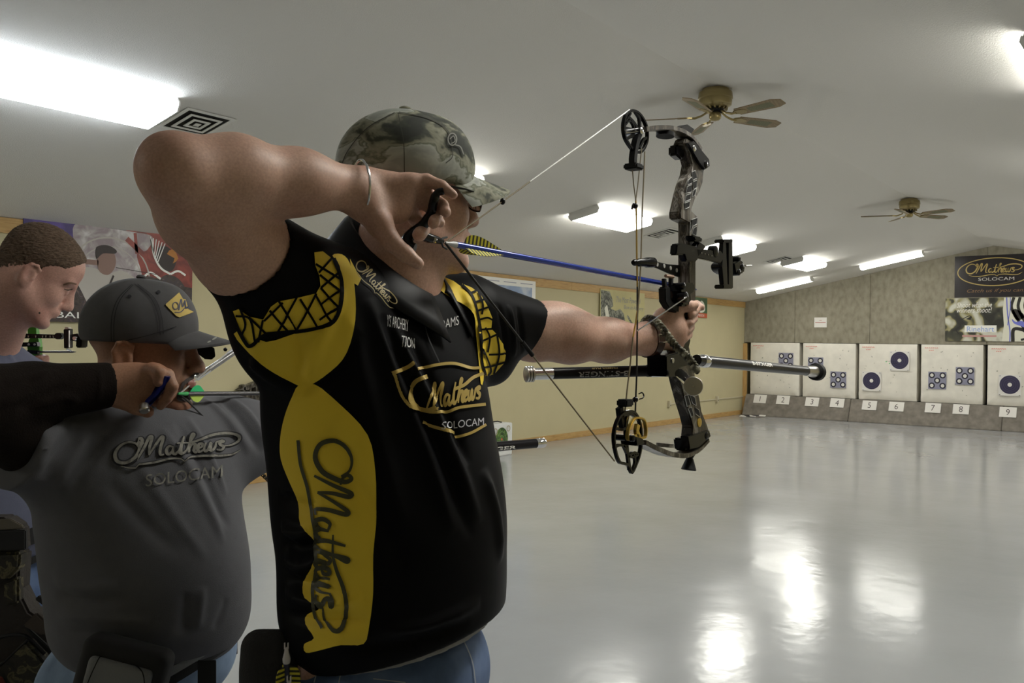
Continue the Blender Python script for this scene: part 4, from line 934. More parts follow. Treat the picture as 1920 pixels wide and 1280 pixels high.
TU2, TL2 = q2(-.26, 1.76), q2(-.26, 1.07)
st2 = empty('bowstring', NOCK2); st2.parent = bow2; st2.matrix_parent_inverse = bow2.matrix_world.inverted()
TUa = P(462, 631, 1.98)
MB().tube([NOCK2, TUa, TUa+(TUa-NOCK2)*.5], .0016, 6).build('string_strand', m_sil, st2, smooth=True)
MB().ball(P(422.5, 655, 1.94), .0046, 10).build('peep_bead', M_black, st2, smooth=True)
TLa = P(525, 920, 2.06)
MB().tube([NOCK2, TLa, TLa+(TLa-NOCK2)*.35], .0017, 6).build('string_strand', m_strb, st2, smooth=True)
a = P(486, 884, 2.01); b_ = P(512, 908, 2.03)
cl_ = []
for i in range(40):
    t = i/39; th = t*math.pi*12; p = a.lerp(b_, t); cl_.append(p+_R*(.004*math.cos(th))+_U*(.004*math.sin(th)))
MB().tube(cl_, .0014, 5).build('silencer_coil', M_black, st2, smooth=True)
MB().tube([q for q in crom([P(488, 884, 2.0), P(482, 880, 2.0), P(478, 885, 2.0), P(480, 893, 2.0), P(486, 892, 2.0), P(489, 884, 2.0)], 4)], .0014, 6).build('silencer_eye', M_black, st2, smooth=True)
MB().tube([P(690, 856, 2.55), P(1004, 831, 2.92)], [.0158, .0158], 20).build('stabilizer_tube', m_carb, bow2, smooth=True)
sa, sb = P(700, 855, 2.56), P(1004, 831, 2.92); d = (sb-sa).normalized()
MB().lathe(sb, d, [(0, .0155), (.012, .0165), (.014, .013), (.02, .0165), (.034, .0165), (.038, .014)], 20).build('end_weight', M_chrome, bow2, smooth=True)
parent_shift = -.5; textrod('lettering', 'STINGER', sa, sb, .55, .85, .0158, .012, m_whitep, bow2)
ar2 = empty('nocked_arrow', NOCK2, 'black arrow with green and lime vanes nocked by the grey-capped man', 'arrow')
AT2 = P(700, 735, 2.4); d = (P(488, 737, 2.02)-NOCK2).normalized()
MB().lathe(NOCK2-d*.005, d, [(0, .0024), (.02, .0042), (.028, .0042)], 12).build('nock', mat('green_nock', (.05, .45, .12), .4), ar2, smooth=True)
MB().lathe(NOCK2+d*.022, d, [(0, .0048), (.74, .0048)], 16).build('shaft', mat('dark_arrow_shaft', (.03, .028, .035), .25, coat=.5), ar2, smooth=True)
s_ = d.cross(V((0, 0, 1))).normalized(); u_ = s_.cross(d)
for an, c_ in ((88, (.03, .62, .22)), (272, (.55, .75, .12)), (180, (.03, .62, .22))):
    t = s_*math.cos(math.radians(an))+u_*math.sin(math.radians(an)); o = NOCK2+d*.03
    MB().prism([o+d*x+t*(.004+h) for x, h in crom([(0, 0), (.008, .009), (.02, .0135), (.03, .0115), (.044, 0)], 4)], d.cross(t)*.001).build('vane', mat('vane_%d' % an, c_, .45), ar2)
# ================================================================ other archers' gear seen through the gap
b3 = empty('stabilizer_rod', P(420, 670, 2.8), 'silver grey rod slanting up behind the grey cap brim', 'stabilizer rod')
a, b_ = P(372, 706, 2.75), P(520, 605, 2.95); MB().tube([a, b_], .0092, 16).build('tube', mat('satin_grey_tube', (.32, .32, .33), .3, metal=.6), b3, smooth=True)
MB().tube([P(368, 709, 2.745), P(392, 692, 2.77)], .0098, 16).build('collar', M_chrome, b3, smooth=True)
b4 = empty('camouflage_bow', hitY(470, 735, 7.6), 'dark camouflaged bow riser with cut-outs hanging low on the tan wall behind the dark arrow', 'bow')
pl = lambda name, pts, m, Z=2.9, th=.03: MB().prism([hitY(u, v, 7.64) for u, v in pts], V((0, .08, 0))).build(name, m, b4, bevel=.002)
pl('riser', [(444, 731), (456, 724), (475, 716), (500, 708), (500, 716), (476, 724), (460, 731)], M_camo)
pl('riser', [(436, 741), (500, 741), (500, 756), (470, 753), (446, 747)], M_camo)
for u in (452, 463, 475, 486): pl('riser_strut', [(u, 722), (u+4, 720), (u+5, 744), (u+1, 744)], M_camo)
# the left man's bow with its sight
bow3 = empty('compound_bow', P(70, 650, 2.550), 'green compound bow with black sight held by the man at the left edge', 'bow')
m_grn = mat('green_anodised', (.05, .2, .02), .3, metal=.5)
def g(name, pts, m, Z=2.550, th=.02, bv=.0015): return MB().prism([P(u, v, Z) for u, v in pts], _F*th).build(name, m, bow3, bevel=bv)
g('riser', [(58, 634), (75, 634), (77, 650), (76, 674), (68, 672), (56, 662), (54, 650)], m_grn); 
g('riser', [(56, 672), (76, 672), (60, 760), (44, 760)], m_grn)
g('riser', [(50, 560), (66, 560), (72, 634), (56, 634)], m_grn, 2.580)
sgt = g('sight_bar', [(34, 634), (42, 625), (106, 627), (104, 634)], M_black, 2.520)
for u in (46, 52, 66, 79, 85, 93, 99): MB().prism([P(u, 629, 2.506), P(u+2, 629, 2.506), P(u+1, 633, 2.506)], _F*.002).build('bar_mark', M_steel, sgt)
g('scope_clamp', [(102, 630), (108, 624), (116, 624), (120, 630), (115, 636), (108, 636)], M_black, 2.510)
g('elevation_bar', [(122, 617), (134, 616), (134, 652), (123, 653)], M_black, 2.510); g('elevation_slot', [(129, 619), (130.5, 619), (130.5, 651), (129, 651)], m_whitep, 2.495, .004, 0)
g('bar_cap', [(124, 613), (131, 613), (131, 617), (124, 617)], M_steel, 2.510); g('windage_block', [(135, 627), (148, 625), (153, 634), (150, 641), (136, 638)], M_black, 2.510)
MB().lathe(P(141, 634, 2.495), _F*-1, [(0, .006), (.006, .005)], 14).build('windage_knob', M_chrome, bow3, smooth=True)
MB().tube([P(146, 626, 2.510), P(150, 630, 2.510)], .003, 8).build('windage_screw', M_chrome, bow3, smooth=True)
g('quiver_clip', [(35, 642), (72, 641), (73, 649), (40, 650)], M_black, 2.530); g('grip', [(53, 656), (74, 657), (72, 664), (56, 662)], M_black, 2.530)
for u in (54, 65): MB().lathe(P(u, 645.5, 2.512), _F*-1, [(0, .003), (.002, .003)], 10).build('clip_hole', mat('grey_hole', (.3, .3, .3), .5), bow3)
MB().tube([P(30, 659.5, 2.520), P(136, 659.5, 2.550), P(143, 659.5, 2.550)], [.0028, .0028, .0008], 10).build('arrow_shaft', mat('dark_arrow_shaft', (.03, .028, .035), .25), empty('nocked_arrow', P(40, 659, 2.520), 'thin dark arrow with a pointed tip on the green bow', 'arrow'), smooth=True)
MB().tube([P(125, 654, 2.520), P(133, 657, 2.530)], .0028, 8).build('bar_foot', M_chrome, bow3, smooth=True)
print('bows ready')
# ================================================================ PEOPLE
def skin_mat(name, c, c2):
    m = ramp_mat(name, [(.32, c2), (.5, c), (.68, tuple(min(1, x*1.12) for x in c))], 9, .5, bump=.12, detail=8, spec=.35)
    nt = m.node_tree; n = nt.nodes.new('ShaderNodeTexNoise'); n.inputs['Scale'].default_value = 260; n.inputs['Detail'].default_value = 3
    tc = nt.nodes.new('ShaderNodeTexCoord'); nt.links.new(tc.outputs['Object'], n.inputs[0])
    mr = nt.nodes.new('ShaderNodeMapRange'); mr.inputs[1].default_value = .3; mr.inputs[2].default_value = .7; mr.inputs[3].default_value = .88; mr.inputs[4].default_value = 1.12
    nt.links.new(n.outputs[0], mr.inputs[0]); sc_ = nt.nodes.new('ShaderNodeVectorMath'); sc_.operation = 'SCALE'
    b = nt.nodes['Principled BSDF']; src = b.inputs['Base Color'].links[0].from_socket
    nt.links.new(src, sc_.inputs[0]); nt.links.new(mr.outputs[0], sc_.inputs[3]); nt.links.new(sc_.outputs[0], b.inputs['Base Color'])
    b.inputs['Subsurface Weight'].default_value = .12; b.inputs['Subsurface Radius'].default_value = (.012, .005, .003)
    b.inputs['Subsurface Scale'].default_value = .5
    return m
M_skin1 = skin_mat('skin_ruddy', (.50, .315, .245), (.42, .235, .175))
M_skin2 = skin_mat('skin_tan', (.36, .19, .12), (.30, .14, .09))
M_skin3 = skin_mat('skin_pink', (.50, .29, .24), (.45, .22, .18))
M_jean = ramp_mat('blue_denim', [(.3, (.035, .06, .13)), (.5, (.07, .115, .23)), (.7, (.13, .19, .34))], 10, .85, bump=.2, detail=8)
M_eye = mat('eye_white', (.6, .58, .55), .2); M_iris = mat('iris', (.03, .025, .02), .1); M_brow = mat('brow_hair', (.06, .04, .03), .9)
F0 = V((math.cos(YAW), math.sin(YAW), 0)); R0 = V((math.sin(YAW), -math.cos(YAW), 0)); Z0 = V((0, 0, 1))
class Head:
    def __init__(s, c, th, pitch=0., roll=0., sc=(1, 1, 1)):
        d = F0*math.cos(math.radians(th))+R0*math.sin(math.radians(th)); l = Z0.cross(d)
        p = math.radians(pitch); f = d*math.cos(p)-Z0*math.sin(p); u = f.cross(l)
        r = math.radians(roll); l, u = l*math.cos(r)+u*math.sin(r), u*math.cos(r)-l*math.sin(r)
        s.c, s.f, s.l, s.u, s.s = V(c), f, l, u, sc; s.ax = (f, l, u)
    def __call__(s, x, y, z): return s.c+s.f*(x*s.s[0])+s.l*(y*s.s[1])+s.u*(z*s.s[2])
    def r(s, a, b, c): return (a*s.s[0], b*s.s[1], c*s.s[2])
    def prims(h, S, nose=1., belly=0.):
        E = lambda c, r, k=.02, op='+': S.ell(h(*c), h.r(*r), h.ax, k, op)
        C = lambda a, b, ra, rb=None, k=.012, op='+': S.cap(h(*a), h(*b), ra*h.s[0], None if rb is None else rb*h.s[0], k, op)
        E((-.012, 0, .045), (.098, .078, .085)); E((.045, 0, .045), (.05, .064, .055), .03)
        E((.032, 0, -.03), (.060, .060, .08), .03); E((.04, 0, -.082), (.05, .046, .034), .03)
        E((.088, 0, -.104), (.019, .021, .018), .02)
        for y in (-1, 1):
            C((-.012, .058*y, -.055), (.075, .026*y, -.104), .016, .014, .03); E((.060, .040*y, -.032), (.024, .02, .024), .025)
            C((.088, .012*y, .02), (.072, .05*y, .022), .010, .008, .016)
        C((.094, 0, .008), (.114, 0, -.028), .0065, .0105, .012); E((.116, 0, -.034), (.012, .012, .010), .01)
        for y in (-1, 1): E((.105, .0125*y, -.039), (.010, .0065, .0075), .008)
        for y in (-1, 1):
            E((.102, .032*y, -.001), (.016, .019, .013), .014, '-'); E((.076, .032*y, -.003), (.0135, .0135, .0135), .004)
            C((.088, .022*y, .004), (.083, .043*y, .003), .0035, .003, .005); C((.086, .024*y, -.010), (.081, .042*y, -.008), .0028, .0025, .006)
        C((.084, 0, .016), (.108, 0, -.024), 0.0125, .0105, .014)
        E((.085, 0, -.064), (.022, .028, .02), .015)
        C((.103, -.012, -.063), (.103, .012, -.063), .0058, None, .006); C((.103, .012, -.063), (.090, .026, -.067), .005, .003, .006); C((.103, -.012, -.063), (.090, -.026, -.067), .005, .003, .006)
        C((.101, -.010, -.074), (.101, .010, -.074), .0062, None, .006)
        C((.112, -.02, -.0685), (.112, .02, -.0685), .0022, None, .004, '-'); E((.107, 0, -.087), (.010, .02, .006), .008, '-')
        for y in (-1, 1):
            E((-.018, .081*y, -.022), (.019, .0095, .031), .008)
            rim = [(.000, .080, .006), (.002, .086, .016), (-.010, .092, .024), (-.026, .094, .020), (-.034, .092, .004), (-.030, .088, -.014), (-.020, .084, -.028), (-.008, .081, -.036), (-.001, .079, -.028)]
            for a, b in zip(rim, rim[1:]): C((a[0]*.92-.002, (a[1]-.003)*y, a[2]-.012), (b[0]*.92-.002, (b[1]-.003)*y, b[2]-.012), .0042, None, .005)
            E((-.013, .092*y, -.020), (.0085, .008, .014), .006, '-')
            C((-.003, .082*y, -.014), (-.002, .083*y, -.024), .0045, None, .005)
    def neck(h, S, base, r0=.060, r1=.066): S.cap(h(-.022, 0, -.07), base, r0*h.s[0], r1, .035)
def make_mesh(name, S, h, m, parent=None, F=None, smooth_it=1, noise=None):
    pos, q = S.mesh(h)
    if smooth_it: pos = relax(pos, q, smooth_it, .4)
    if F: pos = folds(pos, q, F, bvh_of(pos, q))
    if noise:
        N = vnormals(pos, q); pos = pos+N*noise(pos)[:, None]
    o = link(name, np_mesh(name, pos, q), parent, m)
    return o, bvh_of(pos, q)
def cap_crown(h, name, m, parent, hh=.0035, zc_=.028, tilt=.12, rr=(.111, .091, .098), cz=.048):
    S = SDF(); S.ell(h(-.008, 0, cz), h.r(*rr), h.ax, .01); S.ell(h(.045, 0, cz+.012), h.r(.052, .07, .07), h.ax, .03)
    S.half(h(0, 0, zc_), -(h.u)+h.f*(-tilt), .004)
    return make_mesh(name, S, hh, m, parent)
def cap_brim(h, m, parent, zr=.03, L=.078, drop=.03, rx=.098, ry=.083, half=62, dip=.018, ox=0.):
    n1, n2 = 24, 10; vs = []; top = []
    for s_ in (0, 1):
        for i in range(n1+1):
            a = -1+2*i/n1; ph = math.radians(half)*a
            for j in range(n2+1):
                t = j/n2; x = ox+rx*math.cos(ph)-.01+t*L*math.sqrt(max(0, 1-(a*.93)**2))*1.0+t*.004; y = ry*math.sin(ph)*(1+.04*t)
                z = zr-.004*s_-drop*(abs(a)**1.8)*(.55+.45*t)-dip*t*(1.2-.2*t)
                vs.append(h(x, y, z))
    W = n2+1; K = (n1+1)*W; fs = []
    for i in range(n1):
        for j in range(n2):
            a = i*W+j; fs.append((a, a+W, a+W+1, a+1)); fs.append((K+a, K+a+1, K+a+W+1, K+a+W))
    for i in range(n1): a = i*W+n2; fs.append((a, a+W, K+a+W, K+a)); a = i*W; fs.append((a, K+a, K+a+W, a+W))
    for j in range(n2): fs.append((j, j+1, K+j+1, K+j)); a = n1*W+j; fs.append((a, K+a, K+a+1, a+1))
    return MB().add(vs, fs).build('brim', m, parent, smooth=True), h
def eyes(h, parent, look=(1, 0, 0)):
    for y in (-1, 1):
        c = h(.074, .032*y, -.003); e = MB().ball(c, .0132*h.s[0], 20).build('eyeball', M_eye, parent, smooth=True)
        d = (h.f*look[0]+h.l*look[1]+h.u*look[2]).normalized()
        MB().lathe(c+d*(.0132*h.s[0]-.0006), d, [(0, .0058), (.0008, .0045)], 16).build('iris', M_iris, e, smooth=True)
def shoe(parent, x, y, dx, dy, m):
    d = V((dx, dy, 0)).normalized(); c = V((x, y, 0)); s = V((-d.y, d.x, 0))
    S = SDF(); S.ell(c+d*.05+V((0, 0, .04)), (.14, .05, .04), (d, s, Z0), .02); S.cap(c-d*.05+V((0, 0, .05)), c-d*.04+V((0, 0, .11)), .045, .045, .03)
    S.half(c+V((0, 0, .004)), (0, 0, -1), .002)
    make_mesh('shoe', S, .008, m, parent)
def jeans(parent, hip, rad, feet, m=M_jean, zt=None, hh=.008, F=None):
    S = SDF(); hp = V(hip)
    S.ell(hp, rad, None, .05)
    for fx, fy, hx, hy in feet:
        k_ = V(((fx+hx)/2, (fy+hy)/2-.02, hp.z*.52)); S.cap((hx, hy, hp.z-.06), k_, .098, .072, .05); S.cap(k_, (fx, fy, .06), .072, .062, .02)
    if zt: S.half((0, 0, zt), (0, 0, 1), .01)
    S.half((0, 0, .03), (0, 0, -1), .004)
    return make_mesh('jeans', S, hh, m, parent, F)
shoe_m = mat('shoe_leather', (.03, .025, .02), .5)

# ---------------------------------------------------------------- MAN 1, yellow and black shirt
H1 = Head(P(768, 364, 1.58), 57, 0, 0, (1.12, 1.08, 1.12))
S = SDF(); H1.prims(S)
NB = P(738, 540, 1.60)
H1.neck(S, NB, .060, .072); S.cap(H1(.012, .0, -.098), P(752, 560, 1.57), .038, .048, .035)
shR, shL = P(545, 535, 1.46), P(868, 590, 1.72)
core = P(730, 800, 1.6); hip1 = P(735, 1225, 1.6)
S.cap(NB, core, .07, .12, .05); S.cap(core, hip1, .12, .12, .05); S.cap(shR, NB+V((0, 0, -.06)), .055, .05, .04); S.cap(shL, NB+V((0, 0, -.06)), .055, .05, .04)
for fx, hx in ((.95, 1.02), (1.42, 1.24)): S.cap((hx, 1.16, hip1.z), (fx, 1.18, .09), .06, .04, .05)
# drawing arm
EL = P(338, 328, 1.20)
S.cap(shR, P(455, 470, 1.38), .066, .070, .03); S.cap(P(455, 470, 1.38), P(385, 395, 1.275), .070, .064, .04); S.cap(P(385, 395, 1.275), EL, .060, .045, .04)
S.ell(P(310, 300, 1.19), .029, None, .03)
WR = P(668, 354, 1.405)
S.cap(EL, P(440, 326, 1.26), .048, .049, .035); S.cap(P(440, 326, 1.26), P(560, 341, 1.335), .049, .0425, .04); S.cap(P(560, 341, 1.335), WR, .0435, .033, .04)
S.ell(WR+_U*-.004, .034, None, .02)
hx_ = (P(760, 372, 1.43)-WR).normalized()
# palm with heel, thumb mound and the four curled fingers round the release
S.ell(P(728, 372, 1.425), (.043, .034, .017), ((P(790, 362, 1.43)-P(680, 370, 1.42)).normalized(), _U, _F), .03)
S.cap(P(690, 342, 1.42), P(770, 343, 1.43), .020, .014, .02); S.cap(P(690, 385, 1.41), P(748, 400, 1.43), .023, .015, .02)
S.chain([P(686, 382, 1.40), P(712, 420, 1.39), P(733, 452, 1.385), P(760, 476, 1.382), P(784, 494, 1.380)], [.024, .021, .0150, .0128, .0095], .02, .006)
S.chain([P(768, 340, 1.43), P(800, 338, 1.435), P(828, 349, 1.43), P(850, 365, 1.425)], [.0125, .0108, .0098, .0075], .012, .004)
S.chain([P(775, 352, 1.435), P(806, 366, 1.45), P(830, 384, 1.435), P(836, 398, 1.415)], [.0115, .0105, .0095, .0088], .008, .003)
S.chain([P(772, 366, 1.44), P(800, 384, 1.46), P(820, 402, 1.445), P(813, 418, 1.412)], [.012, .011, .010, .0098], .008, .003)
S.chain([P(758, 384, 1.44), P(778, 410, 1.465), P(794, 430, 1.45), P(786, 440, 1.412)], [.0125, .012, .011, .0115], .008, .003)
S.ell(P(825, 417, 1.43), .0085, None, .003)
# bow arm
S.cap(shL, P(1000, 622, 1.84), .062, .054, .04); S.cap(P(1000, 622, 1.84), P(1070, 630, 1.895), .054, .0525, .04); S.cap(P(1070, 630, 1.895), P(1140, 638, 1.955), .0515, .0425, .04)
WL = P(1215, 635, 2.02)
S.cap(P(1140, 638, 1.955), WL, .0425, .033, .04); S.ell(P(1040, 612, 1.87), .046, None, .04)
S.cap(WL, P(1248, 618, 2.05), .033, .034, .03); S.ell(P(1254, 606, 2.06), (.036, .030, .036), (_R, _F, _U), .03)
S.ell(P(1266, 625, 2.055), (.026, .024, .034), (_R, _F, _U), .02)
S.chain([P(1246, 592, 2.04), P(1266, 578, 2.045), P(1290, 573, 2.05), P(1302, 572, 2.06)], [.019, .0165, .0135, .0105], .02, .005)
for (u, v, dz) in ((1288, 578, .06), (1284, 594, .06), (1278, 610, .055), (1274, 624, .05)):
    S.chain([P(u-16, v, 2.08), P(u+4, v-2, 2.10+dz*.4), P(u+16, v+3, 2.085), P(u+9, v+11, 2.055)], [.0125, .0115, .0105, .0095], .012, .004)
S.chain([P(1290, 574, 2.10), P(1306, 571, 2.10), P(1315, 576, 2.09)], [.011, .010, .0085], .008, .004)
S.cap(P(1250, 640, 2.04), P(1268, 650, 2.05), .016, .012, .02)
man1, bv1 = make_mesh('person', S, .0032, M_skin1)
tag(man1, 'man drawing the near bow, in a yellow and black shirt and camouflage cap', 'person')
eyes(H1, man1)
project('eyebrow', s_stroke([(862, 338), (876, 333), (888, 338)], 5), bv1, M_brow, man1, .002)
# fingernails
def nail(c, nx, r, p): MB().ball(c, (r, r*1.3, .0012), 12, frame_from((EYE-c), nx)).build('fingernail', mat('nail', (.5, .3, .25), .3), p, smooth=True)
# cap
c1, cbv = cap_crown(H1, 'cap', M_capcamo, man1, tilt=.05, rr=(.113, .093, .092), zc_=.014, cz=.041)
cap_brim(H1, M_capcamo, c1, zr=.046, L=.092, drop=.045, dip=.020)
MB().ball(H1(-.01, 0, .1345), H1.r(.011, .011, .005), 12, H1.ax).build('cap_button', M_capcamo, c1, smooth=True)
m_seam = mat('cap_seam', (.05, .05, .04), .9)
for sq in ([(746, 212), (752, 240), (757, 270), (758, 322)], [(748, 211), (800, 222), (838, 245), (848, 290), (835, 306)], [(740, 212), (690, 240), (655, 280), (640, 312)]):
    project('seam', s_stroke(sq, 1.6), cbv, m_seam, c1, .0012)
project('cap_logo', s_join([s_ring((847, 262), 8, 11, 2.2), s_stroke([(842, 262), (849, 256), (852, 265), (845, 270)], 1.8), s_stroke([(852, 272), (862, 276), (868, 290)], 2)]), cbv, mat('embroidery', (.2, .2, .18), .8), c1, .002)
# glasses
gl = empty('glasses', H1(.1, 0, 0)); gl.parent = man1; gl.matrix_parent_inverse = man1.matrix_world.inverted()
for y in (-1, 1):
    lens = [H1(.112-.010*abs(math.cos(a)), y*(.033+.024*math.cos(a)), -.004+.017*math.sin(a)) for a in [2*math.pi*i/24 for i in range(24)]]
    MB().tube(lens, .0014, 6, closed=True).build('lens_rim', M_black, gl, smooth=True)
    c = sum(lens, V())/24; MB().add([c]+lens, [(0, i+1, (i+1) % 24+1) for i in range(24)]).build('lens', mat('glass', (.9, .9, .9), .03, trans=1., spec=.5), gl)
    MB().tube([H1(.102, y*.057, .002), H1(.06, y*.078, .004), H1(-.01, y*.086, .006), H1(-.025, y*.086, -.01)], .0018, 6).build('temple_arm', M_black, gl, smooth=True)
MB().tube([H1(.11, -.01, .002), H1(.114, 0, .005), H1(.11, .01, .002)], .0015, 6).build('bridge', M_black, gl, smooth=True)
# bangle on the drawing wrist
wd_ = (P(560, 341, 1.335)-WR).normalized(); t_, a_, b_ = frame_from(wd_, _U)
ring = [P(675, 354, 1.402)+b_*(math.cos(th)*.0455)+a_*(math.sin(th)*.0425)+wd_*(.010*math.sin(th)) for th in [2*math.pi*i/48 for i in range(48)]]
MB().tube(ring, .0023, 8, closed=True).build('bangle', M_chrome, man1, smooth=True)
# watch on the bow wrist
m_strap = mat('brown_leather', (.05, .02, .012), .35); wa = (WL-P(1140, 638, 1.955)).normalized(); t_, a_, b_ = frame_from(wa, _U); wc = WL+wa*.004
wt = MB(); vs = []; K = 40
for i in range(K):
    th = 2*math.pi*i/K
    for dx, dr in ((-.010, 0), (.010, 0), (.010, .003), (-.010, .003)): vs.append(wc+wa*dx+(a_*math.sin(th)+b_*math.cos(th))*(.0405+dr))
wt.add(vs, [(4*i+j, 4*i+(j+1) % 4, 4*((i+1) % K)+(j+1) % 4, 4*((i+1) % K)+j) for i in range(K) for j in range(4)]); wo = wt.build('watch_strap', m_strap, man1, smooth=True)
tc_ = (EYE-wc); tc_ = (tc_-wa*tc_.dot(wa)).normalized(); bk = wc+tc_*.0445; fx_ = (wa, wa.cross(tc_), tc_)
MB().tube([bk+fx_[0]*a*.011+fx_[1]*b*.009 for a, b in ((-1, -1), (1, -1), (1, 1), (-1, 1))], .0016, 6, closed=True).build('buckle', M_chrome, wo, smooth=True)
MB().lathe(wc-tc_*.042, -tc_, [(0, .018), (.006, .019), (.009, .016)], 24).build('watch_case', M_steel, wo, smooth=True)
# ---- the shirt
m_blk = mat('black_polyester', (.005, .005, .006), .5, spec=.06); m_yel = mat('yellow_polyester', (.84, .61, .055), .55, spec=.2, noise=.04, nscale=4)
T = SDF()
T.ell(P(702, 700, 1.60), (.215, .155, .215), None, .03); T.ell(P(722, 850, 1.60), (.208, .19, .24), None, .08)
T.ell(P(741, 1020, 1.59), (.203, .20, .235), None, .08); T.ell(P(736, 1150, 1.6), (.192, .183, .14), None, .08)
T.cap(P(582, 580, 1.49), P(715, 690, 1.58), .085, .10, .06); T.cap(P(850, 612, 1.71), P(715, 690, 1.6), .074, .10, .06)
T.cap(NB+V((0, 0, -.05)), P(606, 548, 1.52), .045, .052, .05); T.cap(NB+V((0, 0, -.06)), P(855, 583, 1.72), .045, .05, .05)
# right sleeve
T.cap(P(580, 575, 1.49), P(458, 472, 1.385), .113, .0815, .05)
T.ell(P(505, 610, 1.46), (.06, .06, .085), None, .05)
shirt_open = (P(458, 472, 1.385)-P(575, 570, 1.49)).normalized()
# left sleeve, loose and hanging
T.cap(P(880, 600, 1.72), P(990, 612, 1.83), .083, .060, .05); T.ell(P(918, 655, 1.75), (.055, .05, .065), None, .05); T.cap(P(900, 640, 1.74), P(925, 690, 1.765), .04, .02, .04)
sd = (P(1030, 610, 1.865)-P(940, 605, 1.78)).normalized()
T.half(P(1001, 610, 1.845), sd, .006)
T.half(P(452, 468, 1.375), (shirt_open*.9+_U*.0+_F*-.25), .006)
T.half(P(640, 1240, 1.5), V((.27*R0.x, .27*R0.y, -1)), .006)
T.cap(NB+V((0, 0, .01)), NB+V((0, 0, .2)), .070, .075, .01, '-')
# cuffs are hollow
T.cap(P(500, 505, 1.42), P(430, 445, 1.34), .0725, .0735, .008, '-'); T.cap(P(960, 612, 1.805), P(1040, 620, 1.88), .054, .058, .01, '-')
FD1 = [([(690, 560), (740, 700), (800, 850), (850, 1000)], .012, .007), ([(715, 590), (770, 720), (830, 860), (885, 1010)], .010, -.006), ([(730, 600), (800, 740), (850, 850), (900, 980)], .012, .006),
       ([(760, 620), (830, 760), (880, 870)], .010, -.005), ([(640, 560), (680, 700), (720, 850), (760, 1000)], .016, .005), ([(620, 800), (700, 950), (760, 1080)], .014, -.004),
       ([(555, 740), (600, 640), (640, 540)], .012, .006), ([(575, 745), (560, 650), (540, 590)], .012, -.005), ([(565, 735), (500, 700), (470, 670)], .012, .007), ([(575, 735), (640, 690), (670, 620)], .012, -.005),
       ([(528, 985), (560, 1000), (600, 990)], .010, .008), ([(528, 1012), (560, 1030), (605, 1015)], .010, -.008), ([(535, 1045), (565, 1060), (610, 1050)], .010, .008), ([(535, 1080), (570, 1095), (610, 1085)], .010, -.007), ([(535, 1110), (600, 1130), (680, 1120)], .010, .009), ([(530, 1150), (600, 1165), (690, 1160)], .010, -.007),
       ([(522, 930), (560, 945), (600, 950)], .012, -.006), ([(870, 545), (890, 620), (905, 700)], .008, .006), ([(935, 570), (945, 620), (950, 680)], .006, -.004), ([(955, 572), (962, 620), (965, 668)], .006, .004), ([(972, 575), (978, 620), (980, 660)], .006, -.004),
       ([(700, 1180), (800, 1170), (900, 1130)], .012, .006), ([(640, 1215), (760, 1205), (880, 1165)], .010, -.005), ([(905, 880), (930, 960), (940, 1050)], .014, .005)]
FD1 = [(a, b_, c_*1.5) for a, b_, c_ in FD1]
shirt1, bs1 = make_mesh('shirt', T, .0042, m_blk, man1, FD1, smooth_it=2)
YP = {'underarm_panel': [(440, 625), (470, 622), (500, 640), (560, 622), (610, 610), (640, 560), (636, 500), (622, 480), (640, 478), (655, 495), (664, 540), (665, 600), (650, 660), (620, 695), (575, 724), (545, 716), (500, 690), (472, 665)],
      'side_panel': [(560, 722), (590, 720), (640, 760), (690, 815), (704, 880), (706, 960), (700, 1040), (700, 1110), (693, 1170), (682, 1205), (640, 1208), (600, 1218), (575, 1222), (572, 1206), (590, 1195), (574, 1170), (577, 1150), (600, 1138), (572, 1122), (570, 1090), (590, 1050), (592, 1015), (565, 985), (560, 940), (545, 905), (528, 860), (527, 820), (535, 780), (548, 745)],
      'shoulder_panel': [(806, 516), (850, 528), (885, 560), (905, 590), (900, 640), (906, 700), (900, 720), (893, 640), (888, 590), (870, 572), (845, 560), (820, 540)],
      'front_flash': [(655, 486), (668, 510), (677, 522), (670, 536), (660, 530)]}
for n_, p_ in YP.items(): project(n_, s_poly(p_, 3 if n_ != 'front_flash' else 0), bs1, m_yel, shirt1, .0018, 6)
# web-like lattice on both sleeves: a yellow band crossed by black lines
bandR = [(438, 582), (448, 578), (468, 592), (494, 598), (508, 574), (522, 564), (556, 558), (592, 550), (600, 536), (598, 518), (590, 498), (588, 474), (604, 472), (622, 486), (636, 522), (637, 560), (630, 590), (612, 608), (575, 616), (530, 619), (498, 622), (472, 642), (456, 628)]
project('lattice_band', s_poly(bandR), bs1, m_yel, shirt1, .0018, 6)
LR = [[(436, 590), (462, 640), (474, 646), (500, 626), (560, 620), (612, 610), (634, 582), (639, 530), (624, 486)], [(444, 590), (470, 596), (480, 640)], [(468, 592), (500, 624)], [(494, 598), (486, 640)], [(496, 600), (530, 566)], [(506, 580), (540, 622)], [(522, 562), (560, 622)], [(556, 556), (520, 624)], [(562, 560), (598, 616)], [(592, 550), (556, 622)], [(590, 552), (622, 606)],
      [(600, 540), (636, 580)], [(598, 516), (638, 548)], [(590, 496), (636, 524)], [(622, 484), (596, 512)], [(634, 512), (600, 540)], [(638, 545), (602, 570)], [(636, 575), (600, 600)], [(452, 576), (462, 606), (456, 626)]]
project('lattice_lines', s_join([s_stroke(q_, 7 if k_ == 0 else 4.2) for k_, q_ in enumerate(LR)]), bs1, m_blk, shirt1, .0032, 4)['kind'] = 'stuff'
bandL = [(866, 533), (884, 540), (900, 552), (912, 572), (922, 596), (920, 616), (930, 626), (942, 645), (948, 662), (944, 680), (926, 700), (908, 706), (903, 690), (899, 660), (900, 620), (896, 590), (888, 565), (876, 548)]
